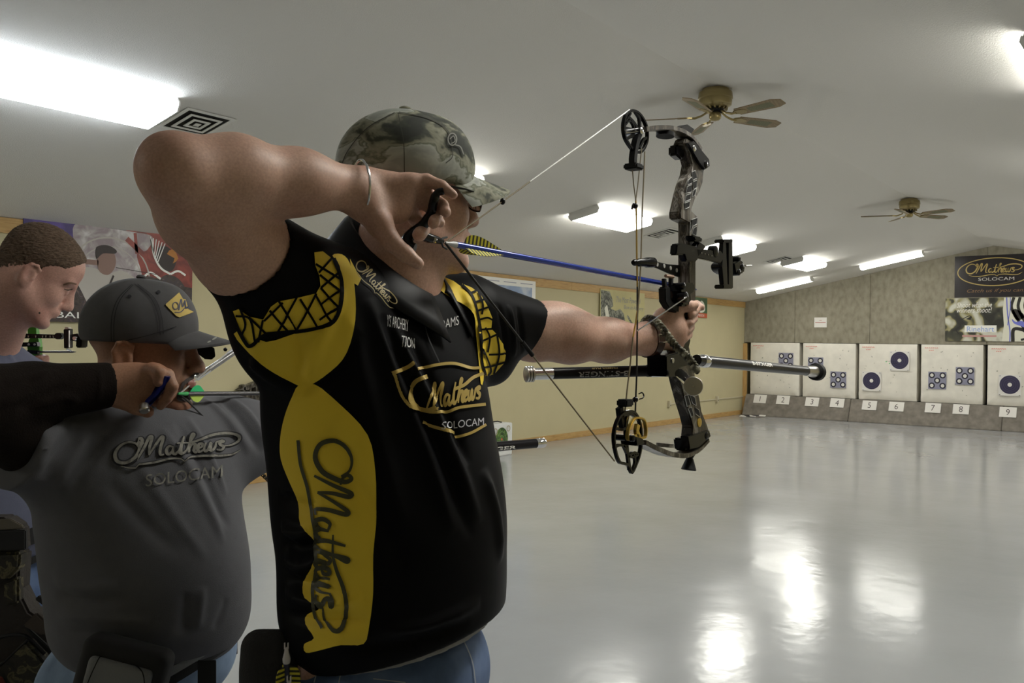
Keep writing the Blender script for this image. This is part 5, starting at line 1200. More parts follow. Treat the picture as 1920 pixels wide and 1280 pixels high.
project('lattice_band', s_poly(bandL), bs1, m_yel, shirt1, .0018, 5)
LL = [[(866, 536), (884, 556), (894, 590), (900, 630), (902, 680), (908, 704)], [(878, 552), (894, 546)], [(888, 568), (908, 562)], [(892, 584), (916, 576)], [(896, 600), (912, 596), (922, 600)], [(899, 618), (922, 616)], [(908, 614), (916, 632), (912, 660)], [(900, 640), (930, 626)], [(900, 648), (918, 690), (912, 704)], [(914, 664), (948, 662)], [(930, 628), (934, 664), (924, 700)], [(902, 690), (944, 678)], [(896, 548), (904, 572), (902, 590)]]
project('lattice_lines', s_join([s_stroke(q_, 5 if k_ == 0 else 3.6) for k_, q_ in enumerate(LL)]), bs1, m_blk, shirt1, .0032, 4)['kind'] = 'stuff'
m_gfoil = mat('gold_foil_print', (.50, .36, .10), .35, metal=.3); m_dkp = mat('charcoal_script_print', (.05, .05, .02), .5)
# script running down the side panel (first letter on top)
def side(x, y): # logo x -> down, y -> right
    t = x/10.6; return (598+y*31-14*math.sin(t*2.2)+10*t, 822+x*34.5)
project('side_script', s_xf(script_logo(('word', 'swash'), .85), lambda x, y: side(x, y)), bs1, m_dkp, shirt1, .0034, 5)
project('side_script_rule', s_stroke([(561, 824), (566, 870), (580, 920), (590, 990), (594, 1050), (588, 1110), (592, 1150), (606, 1178)], 6), bs1, m_dkp, shirt1, .0034, 5)
# chest emblem
ch = lambda x, y: (762+x*13.6, 762-y*13-(x*1.3))
project('chest_script', s_xf(script_logo(('word',), 1.2), lambda x, y: (772+x*13.8, 765-y*21-(x-3)*3.0)), bs1, m_gfoil, shirt1, .003, 4)
project('chest_swash', s_join([s_stroke([(800, 706), (780, 715), (768, 738), (775, 760), (800, 768), (816, 764)], 8), s_stroke([(905, 700), (885, 708), (868, 722), (850, 730)], 6), s_stroke([(740, 702), (756, 745), (780, 768), (820, 766)], 4.5)]), bs1, m_gfoil, shirt1, .003, 4)
project('chest_rule', s_join([s_stroke([(736, 700), (765, 688), (776, 680)], 7), s_stroke([(782, 692), (820, 684), (850, 682), (880, 690), (899, 690)], 5.5), s_stroke([(772, 760), (800, 770), (835, 772), (860, 764), (908, 758)], 5.5), s_stroke([(790, 792), (830, 804), (850, 812)], 6), s_stroke([(850, 820), (880, 812), (909, 796)], 5)]), bs1, m_gfoil, shirt1, .003, 5)
project('chest_lettering', s_xf(s_text('SOLOCAM', w=78, h=14), lambda x, y: (828+x*.98, 805-y-x*.10)), bs1, mat('pale_lettering', (.55, .55, .6), .5), shirt1, .003, 4)
m_wl = mat('white_lettering', (.6, .6, .6), .5)
project('sponsor_lettering', s_xf(s_text('ADAMS', w=44, h=17), lambda x, y: (814+x, 622-y-x*.28)), bs1, m_wl, shirt1, .003, 4)
project('sponsor_lettering', s_xf(s_text("Y'S ARCHERY", w=40, h=22), lambda x, y: (724+x, 612-y+x*.25)), bs1, m_wl, shirt1, .003, 4)
project('sponsor_lettering', s_xf(s_text('TION', w=24, h=20), lambda x, y: (752+x, 650-y+x*.2)), bs1, m_wl, shirt1, .003, 4)
project('zip_placket', s_stroke([(792, 590), (800, 630), (822, 680)], 2), bs1, mat('placket_line', (.03, .03, .035), .3), shirt1, .003, 4)
# collar: two leaves folded over a stand
def collar(nm, N, r0, r1, z0, z1, a0, a1, ht, m, parent, fl=.055):
    n = 40; vs = []
    for i in range(n+1):
        t = i/n; ph = math.radians(a0+(a1-a0)*t); d = V((math.cos(ph), math.sin(ph), 0)); zt = z0+(z1-z0)*(1-math.sin(ph))/2
        rr = 1+.12*max(0, -math.sin(ph))
        zt += .022*max(0, -math.cos(ph)); c = V((N.x, N.y, 0))+d*(r0*rr); point = 1+.45*(abs(2*t-1)**6)
        vs += [c+V((0, 0, zt-.035)), c+V((0, 0, zt)), c+d*.006+V((0, 0, zt+.004)), c+d*.014+V((0, 0, zt-.002)), c+d*(.014+(r1-r0)*.6)+V((0, 0, zt-fl*.6*point)), c+d*(.014+(r1-r0))+V((0, 0, zt-fl*point))]
    W = 6; fs = [(i*W+j, (i+1)*W+j, (i+1)*W+j+1, i*W+j+1) for i in range(n) for j in range(W-1)]
    me = MB().add(vs, fs).build(nm, m, parent, smooth=True); md = me.modifiers.new('t', 'SOLIDIFY'); md.thickness = .003; return me
NC = P(742, 520, 1.6)
col1 = collar('collar', NC, .080, .122, 1.728, 1.578, 266, -60, .05, mat('black_twill_collar', (.005, .005, .007), .5, spec=.2), shirt1, fl=.055)
dg = bpy.context.evaluated_depsgraph_get()
def bvh_obj(o):
    dg = bpy.context.evaluated_depsgraph_get(); dg.update(); e = o.evaluated_get(dg); me = e.to_mesh(); mw = o.matrix_world
    b = BVHTree.FromPolygons([mw @ v.co for v in me.vertices], [tuple(p.vertices) for p in me.polygons]); e.to_mesh_clear(); return b
bc1 = bvh_obj(col1)
class Both:
    def __init__(s, *b): s.b = b
    def ray_cast(s, *a):
        hs = [h for h in (b.ray_cast(*a) for b in s.b) if h[0] is not None]
        return min(hs, key=lambda h: h[3]) if hs else (None, None, None, None)
bc1 = Both(bc1, bs1)
project('collar_script', s_xf(script_logo(k=.8), lambda x, y: (664+x*7.0+y*5, 500+x*7.4-y*7.5)), bc1, mat('dull_gold_stitch', (.30, .22, .05), .5), col1, .002, 3)
und = SDF(); und.ell(P(742, 1175, 1.6), (.184, .175, .13), None, .03); und.half(P(640, 1244, 1.5), V((.20*R0.x, .20*R0.y, -1)), .005)
make_mesh('undershirt', und, .007, mat('grey_jersey', (.22, .22, .22), .8), man1)
FJ = [([(860, 1215), (880, 1250), (885, 1280)], .008, .004), ([(700, 1262), (780, 1270), (860, 1262)], .008, .003)]
j1, bj1 = jeans(man1, P(738, 1255, 1.6), (.182, .172, .15), [(.95, 1.18, 1.02, 1.16), (1.42, 1.18, 1.24, 1.16)], zt=P(738, 1180, 1.6).z, hh=.006)
for sq in ([(596, 1258), (590, 1280)], [(640, 1262), (636, 1280)], [(868, 1200), (884, 1240), (890, 1280)], [(700, 1272), (760, 1279)]):
    project('jean_seam', s_stroke(sq, 2), bj1, mat('denim_stitch', (.3, .33, .38), .8), j1, .002)
for x in (.95, 1.42): shoe(man1, x, 1.14, 0, -1, shoe_m)
# release aid in the drawing hand
rl = empty('release_aid', P(790, 420, 1.43), 'black curved release aid in the drawing hand at the cheek', 'release aid')
MB().tube([V(q) for q in crom([tuple(P(*c_)) for c_ in [(832, 358, 1.415), (820, 362, 1.415), (813, 378, 1.415), (808, 400, 1.425), (795, 420, 1.43), (778, 434, 1.43), (764, 448, 1.425), (768, 462, 1.42), (778, 466, 1.418)]], 5)], [.0055]+[.0062]*6+[.0075]*10+[.0085]*8+[.0095]*10+[.0085]*6, 12).build('handle', M_black, rl, smooth=True)
MB().tube([P(785, 438, 1.44), P(803, 446, 1.455), P(818, 449, 1.47), P(829, 453, 1.482)], [.009, .0085, .0065, .005], 10).build('head', M_black, rl, smooth=True)
MB().lathe(P(815, 450, 1.462), _F*-1, [(0, .005), (.006, .004)], 10).build('hinge_screw', M_chrome, rl, smooth=True)
# hip quiver with arrows
qv = empty('hip_quiver', P(510, 1260, 1.5), 'black hip quiver on the right hip of the yellow and black shirt man', 'quiver')
Q = SDF(); Q.box(P(505, 1255, 1.50), (.048, .03, .068), (_R, _F, _U), .03, .02); Q.box(P(520, 1390, 1.5), (.04, .03, .14), (_R, _F, _U), .02, .04)
make_mesh('pouch', Q, .005, mat('black_cordura', (.008, .008, .008), .8, bump=.3, bscale=300), qv)
MB().box(P(560, 1215, 1.52), (.02, .012, .10), (_R, _F, _U)).build('belt_loop', M_blackm, qv, bevel=.003)
def stored(u, v, Z, lab):
    a = empty('stored_arrow', P(u, v, Z), lab, 'arrow', 'arrows standing in the hip quiver'); d = V((.03, .0, -1)).normalized(); p = P(u, v, Z)
    MB().lathe(p+d*.005, d, [(0, .0028), (.007, .0038), (.018, .0066), (.024, .0062), (.026, .0052)], 14).build('nock', mat('clear_plastic', (.6, .58, .6), .25), a, smooth=True)
    for s_ in (-1, 1): MB().box(p+_R*(s_*.0028)+d*.002, (.0018, .003, .010), (_R, _F, _U)).build('nock_ear', mat('clear_plastic', (.6, .58, .6), .25), a)
    MB().lathe(p+d*.026, d, [(0, .0052), (.5, .0052)], 12).build('shaft', mat('navy_arrow', (.012, .015, .05), .3), a, smooth=True)
    for an in (0, 125, 235):
        t = _R*math.cos(math.radians(an))+_F*math.sin(math.radians(an)); o = p+d*.035
        MB().prism([o+d*x+t*(.005+h_) for x, h_ in crom([(0, 0), (.004, .013), (.02, .0175), (.05, .016), (.08, .006), (.1, 0)], 4)], d.cross(t)*.001).build('vane', m_vz, a)
m_vz = ramp_mat('barred_vane_down', [(.0, (.02, .02, .005)), (.45, (.02, .02, .005)), (.5, (.55, .5, .03)), (1, (.55, .5, .03))], 40, .5, kind='wave', detail=1, distort=.6)
m_vz.node_tree.nodes['Wave Texture'].bands_direction = 'Z'
stored(537, 1208, 1.44, 'upper arrow in the hip quiver, clear nock and barred yellow vanes'); stored(542, 1270, 1.42, 'lower arrow in the hip quiver, nock just above the frame edge')
print('man 1 ready')
# ---------------------------------------------------------------- MAN 2, charcoal cap and grey T-shirt
H2 = Head(P(265, 652, 1.80), 78, 3, 0, (.99, 1.02, 1.06))
S = SDF(); H2.prims(S)
NB2 = P(266, 800, 1.84)
H2.neck(S, NB2, .066, .078); S.cap(H2(.01, 0, -.1), P(280, 800, 1.82), .042, .055, .035)
s2R, s2L = P(128, 835, 1.72), P(440, 815, 2.0)
core = P(270, 950, 1.85); hip2 = P(280, 1200, 1.85)
S.cap(NB2, core, .08, .12, .05); S.cap(core, hip2, .12, .12, .05); S.cap(s2R, NB2+V((0, 0, -.07)), .055, .05, .04); S.cap(s2L, NB2+V((0, 0, -.07)), .055, .05, .04)
g2 = V((NB2.x+.02, NB2.y+.06, 0))
for sx in (-1, 1): S.cap((g2.x+.1*sx, g2.y, hip2.z), (g2.x+.2*sx, g2.y+.02, .09), .06, .04, .05)
EL2, WR2 = P(-70, 752, 1.47), P(206, 722, 1.665)
S.cap(s2R, EL2, .055, .046, .03); S.cap(EL2, WR2, .040, .027, .02)
# drawing hand: back of the hand to the camera, fingers folded over the release
S.ell(P(254, 724, 1.68), (.046, .036, .018), (_R, _U, _F), .025); S.cap(WR2, P(250, 720, 1.675), .030, .028, .03)
S.cap(P(225, 703, 1.67), P(294, 697, 1.68), .018, .014, .02)
S.chain([P(292, 695, 1.68), P(314, 703, 1.675), P(323, 724, 1.67), P(313, 746, 1.672), P(301, 761, 1.678)], [.0125, .0122, .011, .010, .0085], .012, .004)
S.chain([P(284, 692, 1.665), P(298, 698, 1.655), P(296, 716, 1.655)], [.0125, .0115, .0095], .01, .004)
S.chain([P(296, 705, 1.69), P(318, 712, 1.70), P(318, 735, 1.70), P(304, 750, 1.69)], [.012, .011, .010, .009], .01, .003)
S.chain([P(290, 715, 1.70), P(310, 728, 1.71), P(306, 748, 1.705), P(292, 756, 1.695)], [.011, .010, .009, .008], .01, .003)
S.chain([P(232, 745, 1.67), P(255, 762, 1.665), P(277, 772, 1.665)], [.019, .0145, .0115], .02, .006)
# bow arm, hidden behind the near man beyond the elbow
E2L = P(640, 795, 2.28); W2L = V((bx-.06, B2Y, 1.37))
S.cap(s2L, E2L, .055, .045, .04); S.cap(E2L, W2L, .045, .03, .03); S.ell(W2L+V((.05, 0, 0)), (.045, .025, .04), None, .02)
for k in range(4): S.chain([W2L+V((.07, .015, .03-.02*k)), W2L+V((.1, 0, .028-.02*k)), W2L+V((.095, -.03, .025-.02*k))], [.011, .010, .009], .01, .004)
S.chain([W2L+V((.03, -.02, .03)), W2L+V((.08, -.035, .035))], [.014, .010], .015)
man2, bv2 = make_mesh('person', S, .0036, M_skin2)
tag(man2, 'man in a charcoal cap and grey T-shirt with brown sleeve drawing his bow', 'person')
eyes(H2, man2, (1, -.15, -.05))
m_must = mat('grey_black_stubble', (.075, .06, .055), .9, noise=.5, nscale=400)
project('moustache', s_poly([(341, 716), (352, 708), (364, 699), (372, 698), (371, 704), (366, 708), (352, 717), (345, 722), (341, 731), (337, 728)], 2), bv2, m_must, man2, .0022, 3)
project('chin_beard', s_poly([(338, 728), (345, 735), (358, 737), (363, 744), (352, 752), (336, 752), (330, 745)], 2), bv2, m_must, man2, .0022, 3)
m_lip = mat('lip', (.30, .11, .085), .45)
project('lips', s_poly([(352, 717), (361, 711), (368, 713), (368, 721), (361, 727), (353, 724)], 2), bv2, m_lip, man2, .0018, 3)
project('eyebrow', s_stroke([(322, 645), (336, 641), (352, 646), (362, 650)], 5), bv2, M_brow, man2, .0022, 3)
m_cap2 = mat('charcoal_twill', (.075, .073, .078), .85, noise=.12, nscale=30, bump=.05, bscale=700)
c2, cb2 = cap_crown(H2, 'cap', m_cap2, man2, tilt=-.02, rr=(.113, .096, .096), zc_=.010, cz=.038)
cap_brim(H2, m_cap2, c2, zr=.046, L=.088, drop=.020, dip=.022, half=58)
MB().ball(H2(-.01, 0, .136), H2.r(.010, .010, .005), 12, H2.ax).build('cap_button', m_cap2, c2, smooth=True)
m_st2 = mat('dark_stitching', (.02, .02, .025), .9)
for sq in ([(247, 534), (222, 560), (210, 595), (209, 645)], [(250, 534), (226, 562), (215, 597), (214, 645)], [(252, 533), (283, 560), (297, 595), (300, 628)], [(258, 533), (290, 560), (303, 595), (306, 626)], [(172, 640), (210, 642), (255, 634), (300, 622), (330, 612)]):
    project('seam', s_stroke(sq, 1.3), cb2, m_st2, c2, .0012, 4)
for u, v in ((243, 556), (297, 548)): project('eyelet', s_ell((u, v), 3.8, 3.2, 16), cb2, m_st2, c2, .0014)
pt = project('cap_patch', s_poly([(311, 570), (335, 549), (342, 561), (347, 562), (352, 580), (362, 585), (336, 595), (330, 593), (322, 582), (310, 572)], 0), cb2, mat('yellow_patch', (.55, .40, .10), .7), c2, .0018, 4)
project('patch_script', s_join([s_ring((328, 574), 5, 6.5, 1.6), s_stroke([(334, 582), (338, 562), (341, 576), (345, 564), (347, 578), (352, 574)], 2), s_stroke([(326, 586), (338, 585), (346, 577), (354, 579)], 1.6)]), cb2, mat('navy_print', (.02, .025, .07), .6), pt, .0026, 3)
MB().box(H2(-.114, 0, .004), (.01, .05, .022), H2.ax).build('cap_strap', M_blackm, c2, bevel=.002)
project('frayed_edge', s_join([s_ell((392, 641), 4, 1.5, 10, -.4), s_ell((402, 635), 5, 1.6, 10, -.5), s_ell((410, 630), 3, 1.2, 10, -.5)]), bvh_obj(c2.children[0]), mat('frayed_threads', (.3, .3, .27), .9), c2, .001, 3)
MB().prism([P(u, v, 1.80) for u, v in [(366, 642), (372, 664), (384, 673), (397, 674), (404, 668), (402, 652), (386, 646)]], _F*.002).build('side_blinder', M_blackm, c2, bevel=.001)
# brown undershirt sleeve
m_brown = mat('dark_brown_knit', (.012, .009, .0075), 1, spec=.1, noise=.15, nscale=60, bump=.3, bscale=300)
D = SDF(); D.cap(P(95, 850, 1.66), EL2, .066, .060, .04); D.cap(EL2, P(60, 738, 1.575), .064, .054, .02); D.cap(P(60, 738, 1.575), P(207, 721, 1.668), .054, .0425, .02)
D.half(P(208, 721, 1.668), (P(206, 721, 1.667)-P(100, 728, 1.60)), .004); D.cap(P(190, 722, 1.655), P(230, 720, 1.68), .034, .034, .004, '-')
FB = [([(0, 760), (50, 735), (95, 700)], .010, .006), ([(30, 775), (80, 745), (130, 720)], .010, -.005), ([(10, 720), (60, 705), (110, 695)], .008, .004), ([(60, 765), (120, 745), (150, 755)], .008, .005), ([(185, 690), (188, 722), (184, 755)], .005, .003)]
make_mesh('brown_sleeve', D, .0042, m_brown, man2, FB)
D2 = SDF(); D2.cap(P(590, 790, 2.2), E2L, .05, .05, .02); D2.cap(E2L, W2L+V((-.02, 0, 0)), .05, .036, .02); make_mesh('brown_sleeve', D2, .007, m_brown, man2)
# T-shirt
m_tee = mat('charcoal_jersey', (.10, .10, .112), .9, noise=.06, nscale=40, bump=.15, bscale=600)
T = SDF()
T.ell(P(262, 905, 1.82), (.20, .155, .19), None, .03); T.ell(P(272, 1010, 1.84), (.190, .177, .19), None, .08); T.ell(P(289, 1105, 1.83), (.190, .185, .17), None, .08); T.ell(P(286, 1165, 1.84), (.186, .178, .10), None, .06)
T.cap(P(135, 850, 1.72), P(270, 850, 1.82), .085, .10, .06); T.cap(P(430, 832, 1.98), P(290, 850, 1.85), .085, .10, .06)
T.cap(NB2+V((0, 0, -.03)), P(160, 815, 1.73), .07, .06, .05); T.cap(NB2+V((0, 0, -.03)), P(420, 800, 1.96), .065, .055, .05)
T.cap(P(130, 850, 1.72), P(20, 835, 1.58), .09, .078, .05); T.cap(P(430, 822, 1.98), P(580, 812, 2.16), .085, .076, .05)
T.half(P(20, 835, 1.58), P(0, 833, 1.56)-P(60, 838, 1.62), .006); T.half(P(580, 812, 2.16), P(600, 812, 2.19)-P(500, 815, 2.08), .006)
T.half(P(280, 1240, 1.84), V((-.12, .0, -1)), .01)
T.cap(NB2+V((0, 0, .0)), NB2+V((0, 0, .15)), .074, .08, .012, '-')
FT = [([(300, 800), (350, 870), (395, 960), (420, 1020)], .010, .006), ([(330, 790), (375, 870), (410, 950), (430, 990)], .010, -.006), ([(350, 780), (390, 850), (425, 930)], .009, .006), ([(250, 850), (300, 930), (350, 1000), (390, 1050)], .012, .004), ([(200, 900), (270, 980), (340, 1040)], .014, -.004),
      ([(60, 880), (90, 830), (120, 790)], .012, .008), ([(80, 900), (115, 850), (150, 800)], .012, -.008), ([(100, 920), (135, 860), (170, 810)], .011, .007), ([(130, 930), (165, 870), (200, 820)], .011, -.006), ([(100, 1085), (150, 1100), (220, 1095)], .011, .008), ([(105, 1115), (160, 1128), (240, 1122)], .011, -.008), ([(105, 1150), (180, 1160), (280, 1165)], .012, .007), ([(108, 1180), (190, 1190), (280, 1200)], .010, -.005),
      ([(380, 745), (430, 790), (470, 850)], .010, .006), ([(410, 745), (450, 785), (490, 850)], .009, -.006), ([(430, 745), (470, 780), (505, 840)], .009, .006), ([(370, 1180), (375, 1140), (380, 1100)], .010, .006), ([(345, 1190), (345, 1150), (350, 1110)], .010, -.006), ([(400, 1180), (415, 1150), (425, 1120)], .008, -.004)]
tee2, bt2 = make_mesh('t_shirt', T, .0045, m_tee, man2, FT, smooth_it=2)
m_lt = ramp_mat('pale_worn_print', [(.35, (.11, .105, .09)), (.5, (.24, .23, .2)), (.65, (.17, .165, .14))], 60, .85); m_ltd = mat('dark_print_outline', (.025, .025, .03), .85)
tf = lambda x, y: (213+x*22.5, 862-y*17-x*2.0+(6 if x < 2 else 0))
project('script_outline', s_xf(script_logo(k=1.9), tf), bt2, m_ltd, tee2, .002, 5)
project('script_print', s_xf(script_logo(k=.95), tf), bt2, m_lt, tee2, .0034, 5)
project('block_print', s_join([s_xf(s_text('SOLOCAM', w=142, h=22), lambda x, y: (273+x, 912-y-x*.13))]), bt2, m_lt, tee2, .003, 5)
cr = [NB2+V((math.cos(a)*.079, math.sin(a)*.079, -.028-.02*(1-math.sin(a))/2)) for a in [2*math.pi*i/40 for i in range(40)]]
MB().tube(cr, .007, 8, closed=True).build('neck_band', m_tee, tee2, smooth=True)
j2, bj2 = jeans(man2, P(286, 1226, 1.84), (.172, .164, .12), [(g2.x-.2, g2.y+.02, g2.x-.1, g2.y), (g2.x+.2, g2.y+.02, g2.x+.1, g2.y)], m=ramp_mat('light_denim', [(.3, (.13, .19, .30)), (.5, (.22, .31, .46)), (.7, (.32, .42, .58))], 10, .85, bump=.2, detail=8), hh=.008)
for sx in (-1, 1): shoe(man2, g2.x+.2*sx, g2.y-.02, 0, -1, shoe_m)
# waist belt with a pouch, worn under the T-shirt's hem
wb = empty('waist_pack', P(230, 1250, 1.62), 'black and grey waist pack on a grey-striped belt of the grey T-shirt man', 'waist pack')
hc = P(283, 1215, 1.84); m_web = mat('black_webbing', (.008, .008, .009), .8); m_greyn = mat('grey_nylon', (.17, .175, .18), .7, bump=.2, bscale=200)
def beltring(nm, rx, ry, zoff, hgt, m, parent, tiltf=.0):
    vs = []; K = 64
    for i in range(K):
        a = 2*math.pi*i/K; x, y = math.cos(a), math.sin(a)
        z = zoff+.09*(x*R0.x+y*R0.y)*1.0+tiltf*(x*F0.x+y*F0.y)
        for rr, dz in ((0, -hgt/2), (.004, -hgt/2), (.004, hgt/2), (0, hgt/2)): vs.append(V((hc.x+x*(rx+rr), hc.y+y*(ry+rr), hc.z+z+dz)))
    return MB().add(vs, [(4*i+j, 4*i+(j+1) % 4, 4*((i+1) % K)+(j+1) % 4, 4*((i+1) % K)+j) for i in range(K) for j in range(4)]).build(nm, m, parent, smooth=True)
beltring("belt", .182, .176, -.045, .05, m_web, wb); beltring("grey_stripe", .1875, .1815, -.04, .017, m_greyn, wb)
pk_ = SDF(); cpk = P(228, 1278, 1.592)
pax = ((_R*.96-_U*.25).normalized(), _F, (_U*.96+_R*.25).normalized())
pk_.box(cpk, (.080, .03, .075), pax, .02, .01); make_mesh('pouch', pk_, .005, m_web, wb)
pk2 = SDF(); pk2.box(cpk-_F*.03-_U*.012, (.058, .012, .060), pax, .009, .01); ppo, bpo = make_mesh('front_pocket', pk2, .004, m_greyn, wb)
project('pocket_piping', s_stroke([(163, 1285), (178, 1250), (192, 1229), (215, 1236), (250, 1247), (268, 1262), (272, 1285)], 2), bpo, M_blackm, ppo, .002, 4)
MB().tube([V(q) for q in crom([tuple(P(*c_)) for c_ in [(203, 1240, 1.572), (213, 1243, 1.566), (228, 1252, 1.562), (243, 1268, 1.562), (252, 1285, 1.562)]], 4)], .0075, 8).build('zip_pull', M_blackm, wb, smooth=True)
MB().tube([P(207, 1242, 1.57), P(210, 1262, 1.566), P(209, 1285, 1.566)], .0075, 8).build('zip_pull', M_blackm, wb, smooth=True)
MB().ball(P(212, 1242, 1.56), .0016, 8).build('rivet', M_chrome, wb, smooth=True)
for (u, v, w_, h_, Z) in ((388, 1262, .035, .05, 1.68), (440, 1200, .012, .06, 1.90)): MB().box(P(u, v, Z), (w_, .004, h_), (_R, _F, _U)).build('belt_keeper', m_web, wb, bevel=.001)
# blue release
r2_ = empty('release_aid', P(298, 725, 1.68), 'metallic blue release aid in the hand of the grey-capped man', 'release aid')
m_brel = mat('blue_metallic', (.008, .012, .16), .2, metal=.6)
MB().tube([V(q) for q in crom([tuple(P(*c_)) for c_ in [(312, 703, 1.662), (308, 715, 1.665), (300, 728, 1.672), (288, 742, 1.675), (274, 758, 1.668)]], 5)], .0085, 12).build('handle', m_brel, r2_, smooth=True)
MB().tube([P(300, 730, 1.685), P(318, 734, 1.76), P(333, 737, 1.85)], [.009, .008, .005], 10).build('head', m_brel, r2_, smooth=True)
MB().lathe(P(270, 759, 1.655), _R*.3-_F*.6-_U*.7, [(0, .0085), (.003, .0095), (.014, .0095), (.016, .0075)], 18).build('thumb_barrel', M_steel, r2_, smooth=True)
print('man 2 ready')
# ---------------------------------------------------------------- MAN 3, at the left edge, looking down
H3 = Head(P(70, 512, 2.300), 58, 34, 2, (.95, .95, .95))
S = SDF(); H3.prims(S)
NB3 = P(-32, 676, 2.360); H3.neck(S, NB3, .062, .07); S.cap(H3(-.045, 0, -.02), P(-26, 650, 2.350), .052, .062, .04)
s3R, s3L = P(-60, 720, 2.240), P(62, 730, 2.460)
hip3 = P(-20, 1060, 2.390)
S.cap(NB3-V((0, 0, .1)), hip3, .07, .09, .05); S.cap(s3R, NB3+V((0, 0, -.05)), .055, .05, .04); S.cap(s3L, NB3+V((0, 0, -.05)), .055, .05, .04)
g3 = V((hip3.x, hip3.y, 0))
for sx in (-1, 1): S.cap((g3.x+.09*sx, g3.y, hip3.z), (g3.x+.16*sx, g3.y+.02, .09), .06, .04, .05)
H3L = P(74, 684, 2.540); S.cap(s3L, P(95, 860, 2.540), .05, .042, .04); S.cap(P(95, 860, 2.540), P(72, 700, 2.550), .04, .028, .03); S.ell(H3L, (.022, .03, .03), (_R, _F, _U), .02)
for k in range(4): S.chain([H3L+_U*(.018-.016*k)+_F*.01, H3L+_R*.018+_U*(.02-.016*k), H3L+_R*.016-_F*.02+_U*(.018-.016*k)], [.010, .0095, .0085], .008, .003)
S.cap(s3R, P(-120, 900, 2.240), .05, .042, .04); S.cap(P(-120, 900, 2.240), P(-60, 1000, 2.190), .04, .03, .03); S.ell(P(-50, 1030, 2.180), (.03, .022, .04), (_R, _F, _U), .02)
for k in range(4): S.chain([P(-62+8*k, 1040, 1.94), P(-58+8*k, 1060, 1.94), P(-52+8*k, 1072, 1.95)], [.010, .009, .008], .008, .003)
S.chain([P(-40, 1020, 2.170), P(-28, 1040, 2.170)], [.012, .009], .01)
man3, bv3 = make_mesh('person', S, .0038, M_skin3)
tag(man3, 'man with a brown buzz cut looking down at the left edge, slate blue T-shirt', 'person')
m_lid = M_skin3
for y in (-1, 1): MB().ball(H3(.0785, .032*y, -.003), .0138*H3.s[0], 16).build('eyelid', m_lid, man3, smooth=True)
project('eyelash', s_stroke([(119, 541), (127, 543), (135, 540)], 2.2), bv3, M_brow, man3, .003, 3)
project('eyebrow', s_stroke([(118, 533), (130, 530), (142, 532)], 3), bv3, mat('light_brow', (.16, .09, .06), .9), man3, .0025, 3)
project('lips', s_poly([(97, 600), (104, 595), (111, 591), (110, 598), (104, 605)], 2), bv3, mat('pink_lip', (.42, .18, .16), .45), man3, .0018, 3)
project('mole', s_ell((73.5, 586), 1.8, 2), bv3, M_brow, man3, .002)
# buzz-cut hair: a thin fuzzy shell over the skull
m_hair = ramp_mat('short_brown_hair', [(.3, (.055, .035, .022)), (.5, (.105, .068, .045)), (.7, (.16, .11, .075))], 90, .9, bump=.6, stretch=(1, 1, 3), detail=6)
S = SDF(); S.ell(H3(-.014, 0, .047), H3.r(.102, .0815, .089), H3.ax, .02); S.ell(H3(.042, 0, .052), H3.r(.053, .065, .055), H3.ax, .03); S.ell(H3(-.05, 0, -.02), H3.r(.055, .06, .07), H3.ax, .03)
S.half(H3(.052, 0, .05), H3.f*.85-H3.u*.50, .004); S.half(H3(-.04, 0, -.055), -H3.u, .006)
S.ell(H3(.05, .07, -.005), H3.r(.052, .05, .05), H3.ax, .006, '-'); S.ell(H3(.05, -.07, -.005), H3.r(.052, .05, .05), H3.ax, .006, '-')
for y in (-1, 1): S.ell(H3(-.014, .085*y, -.022), H3.r(.026, .03, .036), H3.ax, .006, '-')
rs_ = np.random.RandomState(2)
make_mesh('hair', S, .0032, m_hair, man3, noise=lambda p: rs_.normal(0, .0007, len(p)))
m_tee3 = mat('slate_blue_jersey', (.115, .125, .19), .9, noise=.06, nscale=30, bump=.15, bscale=500)
T = SDF(); T.ell(P(-20, 850, 2.360), (.205, .14, .30), None, .03); T.ell(P(-15, 980, 2.380), (.175, .145, .17), None, .08)
T.cap(P(-75, 735, 2.240), P(60, 750, 2.440), .075, .07, .05); T.cap(NB3+V((0, 0, -.01)), P(-60, 715, 2.260), .07, .06, .04); T.cap(NB3+V((0, 0, -.01)), P(45, 725, 2.440), .062, .055, .04)
T.ell(P(-15, 790, 2.35), (.185, .12, .15), None, .05); T.cap(NB3+V((0, 0, -.01)), P(48, 722, 2.41), .062, .048, .05); T.cap(NB3+V((0, 0, .02)), P(-70, 690, 2.25), .062, .05, .05)
T.cap(P(62, 735, 2.440), P(90, 820, 2.510), .07, .06, .04); T.cap(P(-75, 735, 2.240), P(-110, 850, 2.240), .07, .065, .04)
T.half(P(0, 1046, 2.340), V((0, 0, -1)), .01)
T.half(P(92, 826, 2.510), V((.05, 0, -1)), .006) if False else None
T.cap(NB3+V((0, 0, .02)), NB3+V((-.02, .0, .2)), .068, .085, .012, '-')
FT3 = [([(0, 640), (30, 690), (60, 760)], .009, .005), ([(-5, 665), (20, 710), (45, 770)], .009, -.005), ([(0, 700), (30, 690), (70, 700)], .008, .005), ([(0, 720), (30, 715), (60, 730)], .008, -.004)]
make_mesh('t_shirt', T, .0055, m_tee3, man3, FT3)
j3, _b3 = jeans(man3, P(-10, 1100, 2.390), (.175, .15, .16), [(g3.x-.16, g3.y+.02, g3.x-.09, g3.y), (g3.x+.16, g3.y+.02, g3.x+.09, g3.y)], hh=.009)
for sx in (-1, 1): shoe(man3, g3.x+.16*sx, g3.y-.02, 0, -1, shoe_m)
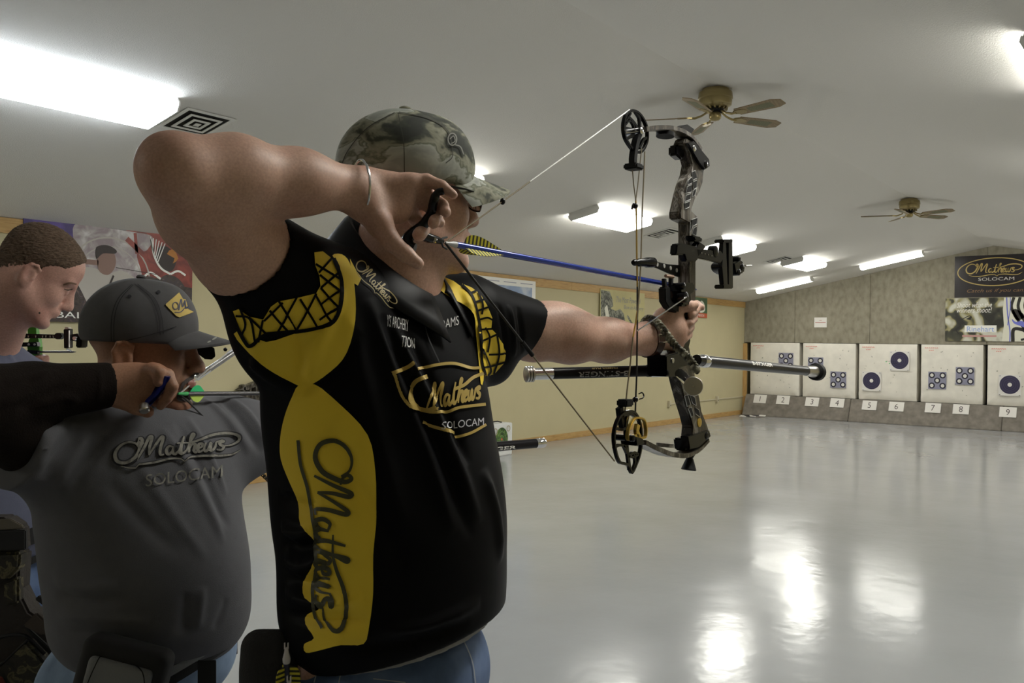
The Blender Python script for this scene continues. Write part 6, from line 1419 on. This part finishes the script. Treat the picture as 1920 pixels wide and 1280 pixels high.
# his belt and camouflage hip quiver
qb = empty('camouflage_hip_quiver', P(30, 1150, 2.190), 'camouflage and brown hip quiver bag at the lower left corner', 'quiver')
hc = P(-10, 1060, 2.390)
beltring('belt', .184, .156, .02, .045, m_web, qb, 0); beltring('lower_belt', .183, .157, -.045, .018, m_web, qb, 0)
m_bnyl = mat('brown_nylon', (.022, .017, .014), .8, bump=.2, bscale=100)
def qp(nm, pts, Z, th, m, bv=.006): return MB().prism([P(u, v, Z) for u, v in pts], _F*th).build(nm, m, qb, bevel=bv)
qp('top_pocket', [(-60, 968), (20, 966), (47, 985), (50, 1030), (-60, 1034)], 2.170, .05, m_bnyl); qp('pocket_flap', [(-60, 996), (50, 992), (50, 1030), (-60, 1034)], 2.140, .012, m_web, .003)
qp('pocket_trim', [(-60, 976), (20, 972), (44, 984), (46, 990), (-60, 998)], 2.140, .006, mat('olive_piping', (.12, .105, .08), .7), .002)
qp('camo_pocket', [(-60, 1034), (46, 1032), (44, 1060), (20, 1085), (-60, 1088)], 2.160, .04, M_packcamo); qp('camo_pocket', [(12, 1090), (40, 1078), (40, 1128), (12, 1134)], 2.160, .03, M_packcamo)
qp('bag_body', [(-60, 1040), (50, 1032), (46, 1100), (66, 1140), (104, 1165), (104, 1222), (95, 1400), (-60, 1400)], 2.190, .06, m_bnyl)
qp('flap', [(45, 1172), (70, 1146), (98, 1172), (98, 1182), (82, 1190)], 2.120, .016, mat('tan_suede', (.06, .045, .035), .9), .004)
qp('strap', [(66, 1122), (76, 1114), (106, 1132), (104, 1150)], 2.120, .012, m_web, .003); qp('trim_band', [(42, 1172), (48, 1170), (104, 1222), (102, 1234)], 2.125, .008, m_web, .002)
qp('lower_pocket', [(-60, 1252), (4, 1244), (54, 1196), (92, 1238), (96, 1262), (84, 1400), (-60, 1400)], 2.120, .04, M_packcamo)
MB().tube([V(q) for q in crom([tuple(P(*c_)) for c_ in [(-20, 1204, 2.140), (10, 1192, 2.130), (40, 1190, 2.120), (56, 1198, 2.115), (84, 1226, 2.115)]], 5)], .0045, 8).build('piping', M_blackm, qb, smooth=True)
MB().tube([P(-20, 1262, 2.110), P(10, 1240, 2.105), P(52, 1200, 2.105)], .0035, 8).build('piping', M_blackm, qb, smooth=True)
MB().prism([P(u, v, 2.09) for u, v in [(-20, 1262), (0, 1272), (10, 1290), (-20, 1290)]], _F*.02).build('red_tab', mat('dark_red', (.16, .03, .015), .7), qb)
MB().tube([V(q) for q in crom([tuple(P(*c_)) for c_ in [(91, 1070, 2.260), (84, 1086, 2.240), (88, 1100, 2.240), (93, 1112, 2.240), (92, 1125, 2.240)]], 5)], .002, 6).build('cord', M_blackm, qb, smooth=True)
print('man 3 ready')
